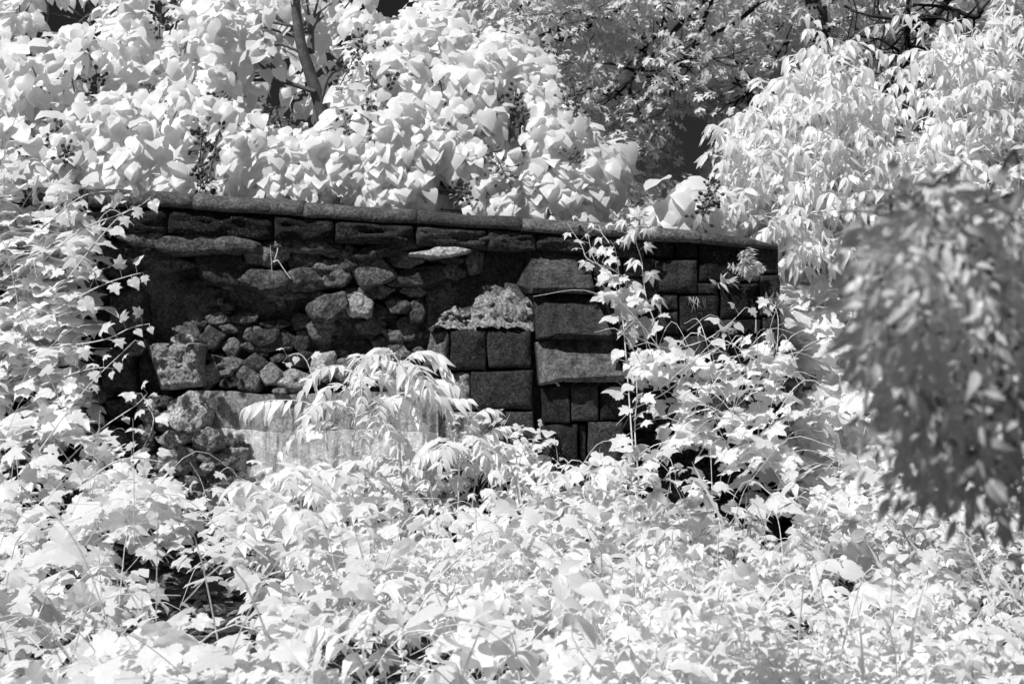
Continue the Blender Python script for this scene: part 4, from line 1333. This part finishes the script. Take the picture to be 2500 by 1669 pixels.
left_shoots = shoots([([(150, 700), (220, 610), (290, 530), (345, 500), (375, 475)], -.75, 9), ([(100, 640), (200, 560), (300, 520), (330, 495)], -.6, 9), ([(130, 760), (240, 700), (310, 675), (350, 665)], -.7, 8), ([(120, 850), (250, 830), (320, 800), (365, 790)], -.7, 8), ([(110, 1180), (230, 1060), (330, 990), (360, 960)], -.6, 7),
                      ([(100, 940), (220, 900), (300, 900)], -.8, 7), ([(260, 1240), (340, 1110), (375, 1030), (360, 990), (345, 960)], -.9, 7), ([(60, 1150), (200, 960), (330, 830)], -1.1, 10), ([(100, 560), (200, 480), (290, 465)], -.55, 8), ([(200, 1180), (300, 1120), (420, 1130)], -1.4, 8)], .115)
vine('dense vine with toothed leaves smothering the left end of the wall', 60, -1.2,
     [dict(poly=[(-120, 440), (120, 430), (215, 500), (220, 600), (190, 680), (205, 780), (190, 860), (180, 960), (230, 1070), (360, 1140), (500, 1200), (330, 1310), (-120, 1340)], n=1750, size=.12, thick=.24, up=.75, face=.3, gaps=.3, rough=.2, holes=[(235, 520, 50, 20), (215, 620, 30, 30), (150, 560, 30, 14), (70, 1010, 40, 20), (330, 1090, 60, 25)])],
     290, stems=70, tend=30, extra=left_shoots)
vine('foreground vine with broad heart-shaped leaves in the lower left corner', 200, -5,
     [dict(poly=[(-120, 1300), (420, 1300), (560, 1360), (700, 1480), (780, 1700), (-120, 1720)], n=1000, size=.118, thick=.4, up=.65, face=.45, gaps=.62, rough=.2, holes=[(420, 1420, 150, 90), (560, 1490, 130, 80), (330, 1500, 80, 60), (480, 1570, 90, 60), (90, 1600, 60, 40), (200, 1560, 60, 40)], sd=11)],
     250, stems=70, tend=20)
# the wall's right-hand face
wall_shoots = shoots([([(1545, 1100), (1535, 960), (1525, 830), (1515, 740), (1490, 672), (1450, 633), (1435, 568)], -.40, 16), ([(1505, 740), (1530, 690), (1500, 660), (1470, 640)], -.35, 6), ([(1605, 900), (1600, 800), (1580, 737)], -.12, 6), ([(1525, 800), (1570, 830), (1640, 850), (1720, 830), (1780, 790), (1820, 750)], -.3, 12),
                      ([(1540, 1000), (1620, 960), (1700, 900), (1790, 870), (1870, 880)], -.35, 11), ([(1560, 1150), (1640, 1050), (1700, 960), (1690, 900)], -.4, 9), ([(1700, 1120), (1760, 1030), (1830, 960), (1880, 900), (1890, 820)], -.35, 11), ([(1560, 1180), (1550, 1050), (1555, 950), (1545, 870)], -.5, 10), ([(1840, 1150), (1860, 1000), (1890, 900), (1900, 780), (1880, 730)], -.25, 11)], .125, .6)
vine('vine with large lobed leaves spreading over the right face of the wall', 1600, -.4,
     [dict(poly=[(1500, 640), (1540, 700), (1570, 830), (1640, 860), (1780, 870), (1870, 800), (1920, 780), (1940, 1150), (1900, 1260), (1540, 1220), (1540, 1050), (1560, 900), (1520, 800)], n=260, size=.12, thick=.14, up=.55, face=.6, gaps=.55, rough=.1, yfun=lambda x, y: np.interp(y, [640, 1250], [-.22, -.75]) + 0 * x, sd=21, holes=[(1600, 1010, 50, 40), (1760, 960, 60, 40), (1700, 1130, 60, 40), (1600, 870, 30, 20)])],
     290, stems=60, tend=30, extra=wall_shoots)
def creeper(label, px, specs, size, tpl, face):
    root = thing('creeper', GB(px, -.1), label, 'vine')
    lv = Leaves()
    for sp_ in specs:
        mb = MB()
        shoots([sp_], size, face)(lv, mb)
        link('stem', mb.mesh('stem'), M['stem'], root)
    lv.build(root, tpl, M['leaf_vine'], 60, leaf_name='leaf', mass_name='foliage', cell=6)


creeper('five-fingered creeper strand hanging down from the coping', 1600, [([(1605, 800), (1580, 737), (1571, 685), (1566, 633), (1553, 590), (1562, 552), (1590, 548)], -.10, 10), ([(1560, 560), (1545, 552), (1530, 560)], -.13, 4)], .13, 'five', .7)
creeper('thin wiry creeper with small leaves climbing to the coping above the buttress', 1470, [([(1500, 660), (1436, 633), (1420, 600), (1385, 545)], -.10, 8), ([(1490, 640), (1490, 600), (1470, 570), (1462, 550)], -.1, 5)], .08, 'three', .6)

vine('tall bank of vines right of the wall end', 2050, .2,
     [dict(poly=[(1905, 620), (2000, 600), (2120, 620), (2260, 560), (2520, 600), (2520, 1320), (1960, 1340), (1890, 1230), (1920, 1050), (1915, 800)], n=3600, size=.14, thick=.6, up=.7, face=.4, gaps=.15, rough=.18, holes=[(2065, 720, 34, 30), (2110, 690, 26, 30), (1905, 1275, 40, 40), (2070, 1160, 30, 16), (1980, 1060, 40, 12)], sd=31)],
     300, stems=80, tend=20)
# ground cover across the middle and the right
root = thing('ground_vines', GB(1300, -3), 'low carpet of pale vine leaves before the wall', 'ground cover')
del root['label'], root['category']
root['kind'] = 'stuff'
root['label'] = 'low carpet of pale vine leaves covering the ground before the wall'
lv, mb = Leaves(), MB()
cov = [dict(poly=[(520, 1190), (640, 1205), (780, 1165), (900, 1135), (1060, 1125), (1150, 1085), (1250, 1080), (1330, 1110), (1480, 1110), (1560, 1190), (1900, 1250), (1960, 1330), (2520, 1290), (2520, 1720), (760, 1720), (720, 1560), (640, 1440), (540, 1320)], n=11500, size=.08, thick=.34, up=.9, face=.1, gaps=.3, rough=.3,
            holes=[(930, 1430, 80, 26), (860, 1320, 60, 18), (1050, 1560, 80, 50), (880, 1620, 130, 80), (1000, 1600, 110, 90), (760, 1450, 60, 40), (780, 1350, 40, 20), (1170, 1480, 40, 16), (1430, 1530, 60, 24), (1905, 1280, 50, 40), (2060, 1420, 50, 30), (1480, 1620, 40, 20), (700, 1560, 50, 30)], sd=41),
       dict(poly=[(700, 1400), (1500, 1330), (2520, 1400), (2520, 1720), (760, 1720)], n=1100, size=.098, thick=.3, up=.8, face=.2, gaps=.3, rough=.25, holes=[(1000, 1600, 110, 60), (1430, 1540, 50, 30), (2060, 1420, 60, 40)], sd=47)]
petm = MB()
P = np.vstack([vine_cover(lv, **c) for c in cov])
vine_stems(mb, P, 260, (.2, .6), .0032, .2)
tendrils(mb, P, 60)
link('stems', mb.mesh('stems'), M['stem'], root, kind='stuff')
P_, F_, N_, S_, V_ = (np.concatenate(a_) for a_ in (lv.P, lv.F, lv.N, lv.S, lv.V))
kind_n = fbm(P_ * np.array([1, 1, 0]), .9, 2, 61) + .35 * rng.normal(size=len(P_))
for tp_, lo_, hi_, sc_ in (('grape_lo', -9, -.12, 1.0), ('three', -.12, .42, 1.2), ('heart_lo', .42, 9, .95)):
    q_ = (kind_n >= lo_) & (kind_n < hi_)
    l2 = Leaves()
    l2.add(P_[q_], F_[q_], N_[q_], S_[q_] * sc_, V_[q_])
    l2.build(root, tp_, M['leaf_vine'], 0, mass_name='foliage')
for k in rng.integers(0, len(P_), 900):      # petioles and bare shoots standing in the cover
    e = P_[k] + N_[k] * .01
    tube(petm, spline([e, e + np.array([rng.normal(0, .03), rng.normal(0, .03), -.08]), e + np.array([rng.normal(0, .07), rng.normal(0, .05), -.2])], 5), .0022, .0025, 3)
link('stalks', petm.mesh('stalks'), M['stem'], root, kind='stuff')
g = Leaves()
k = rng.integers(0, len(P), 420)
m = len(k)
g.add(P[k] - UP * .1, unit(np.stack([rng.normal(0, .6, m), rng.normal(-.2, .4, m), np.ones(m)], -1)), unit(VIEW + .5 * rng.normal(size=(m, 3))), rng.uniform(.15, .36, m))
gr = thing('grass', GB(1300, -3), 'thin pale grass blades among the vine leaves', 'grass')
gr['kind'] = 'stuff'
g.build(gr, 'blade', M['grass'], 0, mass_name='blades')

# dead leaves and bits lying on the dark soil under the cover
lt = thing('leaf_litter', GB(700, -4), 'grey dead leaves lying on the dark soil in the gaps', 'leaf litter')
lt['kind'] = 'stuff'
lv = Leaves()
s_ = np.stack([rng.uniform(-3.2, 2.6, 2600), rng.uniform(-6.6, -.6, 2600)], -1)
lv.add(np.stack([s_[:, 0], s_[:, 1], ground_z(s_[:, 0], s_[:, 1]) + .03], -1), rand_dir(2600) * np.array([1, 1, .25]), unit(UP + .35 * rng.normal(size=(2600, 3))), rng.uniform(.04, .1, 2600))
lv.build(lt, 'heart_lo', M['litter'], 0, mass_name='dead_leaves')

# upright weeds standing out of the cover
WE = [(345, 1560, 1700, -5.6, 'upright weed with paired toothed leaves near the bottom left corner'), (1845, 1350, 1560, -3.6, 'slim upright weed among the vines under the right end of the wall'), (690, 1460, 1640, -4.8, 'broad-leaved weed left of the bottom fronds'), (1520, 1500, 1640, -4.6, 'bushy weed in the carpet below the buttress'), (2210, 1500, 1640, -4.6, 'tall weed in the lower right, left of the corner'), (1620, 1440, 1560, -4.0, 'small weed between the carpet and the dark right gap'), (2330, 1330, 1480, -3.4, 'arching weed beneath the shaded boughs on the right')]
for (x, y0, y1, Y, lb) in WE:
    root = thing('weed_plant', GB(x, Y), lb, 'plant', 'upright weeds in the cover')
    mb, lv = MB(), Leaves()
    c = spline(np.vstack([[GB(x, Y)], pxs([(x + 6, y1), (x - 3, (y0 + y1) / 2), (x, y0)], Y)]), 14)
    tube(mb, c, .006, .003, 5)
    for k in range(5, 14, 1):
        for sg in (-1, 1):
            a = k * 1.5 + (0 if sg > 0 else math.pi)
            d = np.array([math.cos(a), math.sin(a), .15])
            lv.add(c[k] + d * .03, unit(d + np.array([0, 0, -.25])), unit(UP + VIEW * .3 + rng.normal(0, .15, 3)), .14 * (1.25 - .6 * k / 14) * rng.uniform(.8, 1.2))
    link('stem', mb.mesh('stem'), M['stem'], root)
    lv.build(root, 'heart', M['leaf_vine'], 40, cell=3)

# ------------------------------------------------------------------ small plants rooted in the masonry
root = thing('fern', at(1830, 690, -.02), 'small bright fern growing from a joint in the right face', 'fern')
mb, lv = MB(), Leaves()
for q in range(11):
    a = R(-62 + q * 11)
    b = at(1830, 690, -.02)
    L_ = rng.uniform(.1, .24)
    e = b + np.array([math.sin(a) * L_ * .8, -.12 - .05 * rng.random(), math.cos(a) * L_])
    frond(lv, mb, [b, (b + e) / 2 + UP * .03, e], 9, .042, .1, .0018, flatv=True)
link('stem', mb.mesh('stem'), M['stem'], root)
lv.build(root, 'lance', M['leaf_ash'], 0, mass_name='fronds', mass_kind=None)
for (x, y, lb, nn) in [(1772, 690, 'little tuft on the block edge left of the fern', 16), (1705, 725, 'dry wisp of grass hanging on the middle block of the right face', 14), (1775, 810, 'low tuft in the joint above the big lobed leaves', 22), (1890, 740, 'ragged tuft at the right edge of the wall', 26)]:
    root = thing('grass_tuft', at(x, y, -.02), lb, 'grass')
    lv = Leaves()
    m = nn
    lv.add(at(x, y, -.02) + rng.normal(0, 1, (m, 3)) * np.array([.05, .005, .006]), unit(np.stack([rng.normal(0, .6, m), -np.abs(rng.normal(.5, .3, m)), rng.normal(.4 if nn != 14 else -.8, .5, m)], -1)), unit(rng.normal(size=(m, 3)) + UP), rng.uniform(.05, .11, m) * (1 if nn != 14 else 1.4))
    lv.build(root, 'blade' if nn == 14 else 'lance', M['grass'], 0, mass_name='blades', mass_kind=None)
mb = MB()
tube(mb, spline(pxs([(672, 590), (678, 605), (674, 625), (667, 640)], -.02), 12), .005, .004, 5)
tube(mb, spline(pxs([(667, 640), (678, 636), (692, 656), (709, 680)], -.03), 12), .005, .003, 5)
tube(mb, spline(pxs([(660, 600), (662, 630), (664, 662)], -.02), 8), .002, .002, 4)
link('bare_root', mb.mesh('bare_root'), M['stem'], None, label='pale bent bare root dangling under the frieze course at left', category='root')
root = thing('arching_shoot', GB(790, -.6), 'thin vine shoot arching over the concrete with curled tip', 'vine')
mb, lv = MB(), Leaves()
shoots([([(800, 1100), (790, 1030), (778, 965), (760, 910), (745, 875), (725, 862), (700, 872), (690, 885)], -.6, 7)], .10, .5)(lv, mb)
link('stems', mb.mesh('stems'), M['stem'], root)
lv.build(root, 'grape', M['leaf_vine'], 20, cell=3)

# ------------------------------------------------------------------ near tree whose boughs hang in from the right, shaded by its own crown overhead
NT = (2.05, -8.3, float(ground_z(np.array(2.05), np.array(-8.3))))
root = thing('overhanging_tree', NT, 'shaded grey boughs of a near tree hanging in at the right edge', 'tree')
mb = MB()
c0 = spline([NT, (2.0, -8.3, 1.6), (1.9, -8.5, 2.9), (1.4, -8.8, 4.2)], 18)
tube(mb, c0, .09, .05, 8)
link('trunk', mb.mesh('trunk'), M['bark'], root)
mb = MB()
sk = [c0]
for (ex, ey) in [(2180, 560), (2230, 760), (2240, 980), (2330, 1120), (2300, 540)]:
    e = at(ex, ey, -9.3)
    c = spline([(1.9, -8.5, 2.3), ((e[0] + 1.9) / 2, -9.0, max(e[2] + .12, (e[2] + 2.4) / 2)), e], 14)
    tube(mb, c, .010, .003, 6)
    sk.append(c)
for e in [(-.75, -4.7, 5.0), (.35, -5.0, 4.9), (-1.2, -9.8, 4.4), (0, -10.4, 4.6), (.3, -9.0, 4.0), (-.4, -8.6, 4.2)]:  # limbs above the view, carrying the leaves added for shade
    c = spline([(1.6, -8.7, 3.7), ((e[0] + 1.6) / 2, e[1] * .5 - 4.3, e[2] + .2), e], 14)
    tube(mb, c, .04, .012, 6)
    sk.append(c)
poly = [(2170, 560), (2260, 520), (2420, 530), (2540, 510), (2540, 1200), (2420, 1200), (2300, 1150), (2220, 1120), (2190, 1050), (2220, 960), (2160, 870), (2150, 790), (2200, 700), (2150, 620)]
s = sample_poly(poly, 620)
s = s + rng.normal(0, 1, s.shape) * np.array([30, 26])
C = at(s[:, 0], s[:, 1], rng.uniform(-9.7, -8.9, len(s)))
nearest_twigs(mb, np.vstack(sk), C[::3], .003, .1, .4)
link('branches', mb.mesh('branches'), M['bark'], root)
lv = Leaves()
n = len(C) * 7
c = np.repeat(C, 7, 0)
d = rand_dir(n)
lv.add(c + d * .07, unit(d * .8 + np.array([0, 0, -.6])), unit(UP * .5 + VIEW * .4 + .65 * rng.normal(size=(n, 3))), .048 * rng.uniform(.6, 1.25, n))
m = 2300  # unseen upper crown, set towards the sun to shade the hanging boughs
P = np.stack([rng.uniform(-1.9, 2.3, m), rng.uniform(-11.9, -9.2, m), rng.uniform(3.45, 4.9, m)], -1)
P = P[fbm(P, .9, 2, 71) > -.3]
m = len(P)
lv.add(P, unit(rand_dir(m) + np.array([0, 0, -.4])), unit(UP + .5 * rng.normal(size=(m, 3))), .2 * rng.uniform(.7, 1.2, m))
for (bx, by, bz, nn) in ((-.75, -4.7, 5.0, 300), (.35, -5.0, 4.9, 220)):  # unseen leaf clumps added to throw grey shade on the carpet
    Pb = np.array([bx, by, bz]) + rng.normal(size=(nn, 3)) * np.array([.38, .34, .14])
    lv.add(Pb, unit(rand_dir(nn) + np.array([0, 0, -.4])), unit(UP + .5 * rng.normal(size=(nn, 3))), .17 * rng.uniform(.7, 1.2, nn))
lv.build(root, 'lance', M['leaf_near'], 260, leaf_name='leaflet', mass_name='crown', cell=22)
print('objects', len(bpy.data.objects), 'tris', sum(len(m_.loops) - 2 * len(m_.polygons) for m_ in bpy.data.meshes))
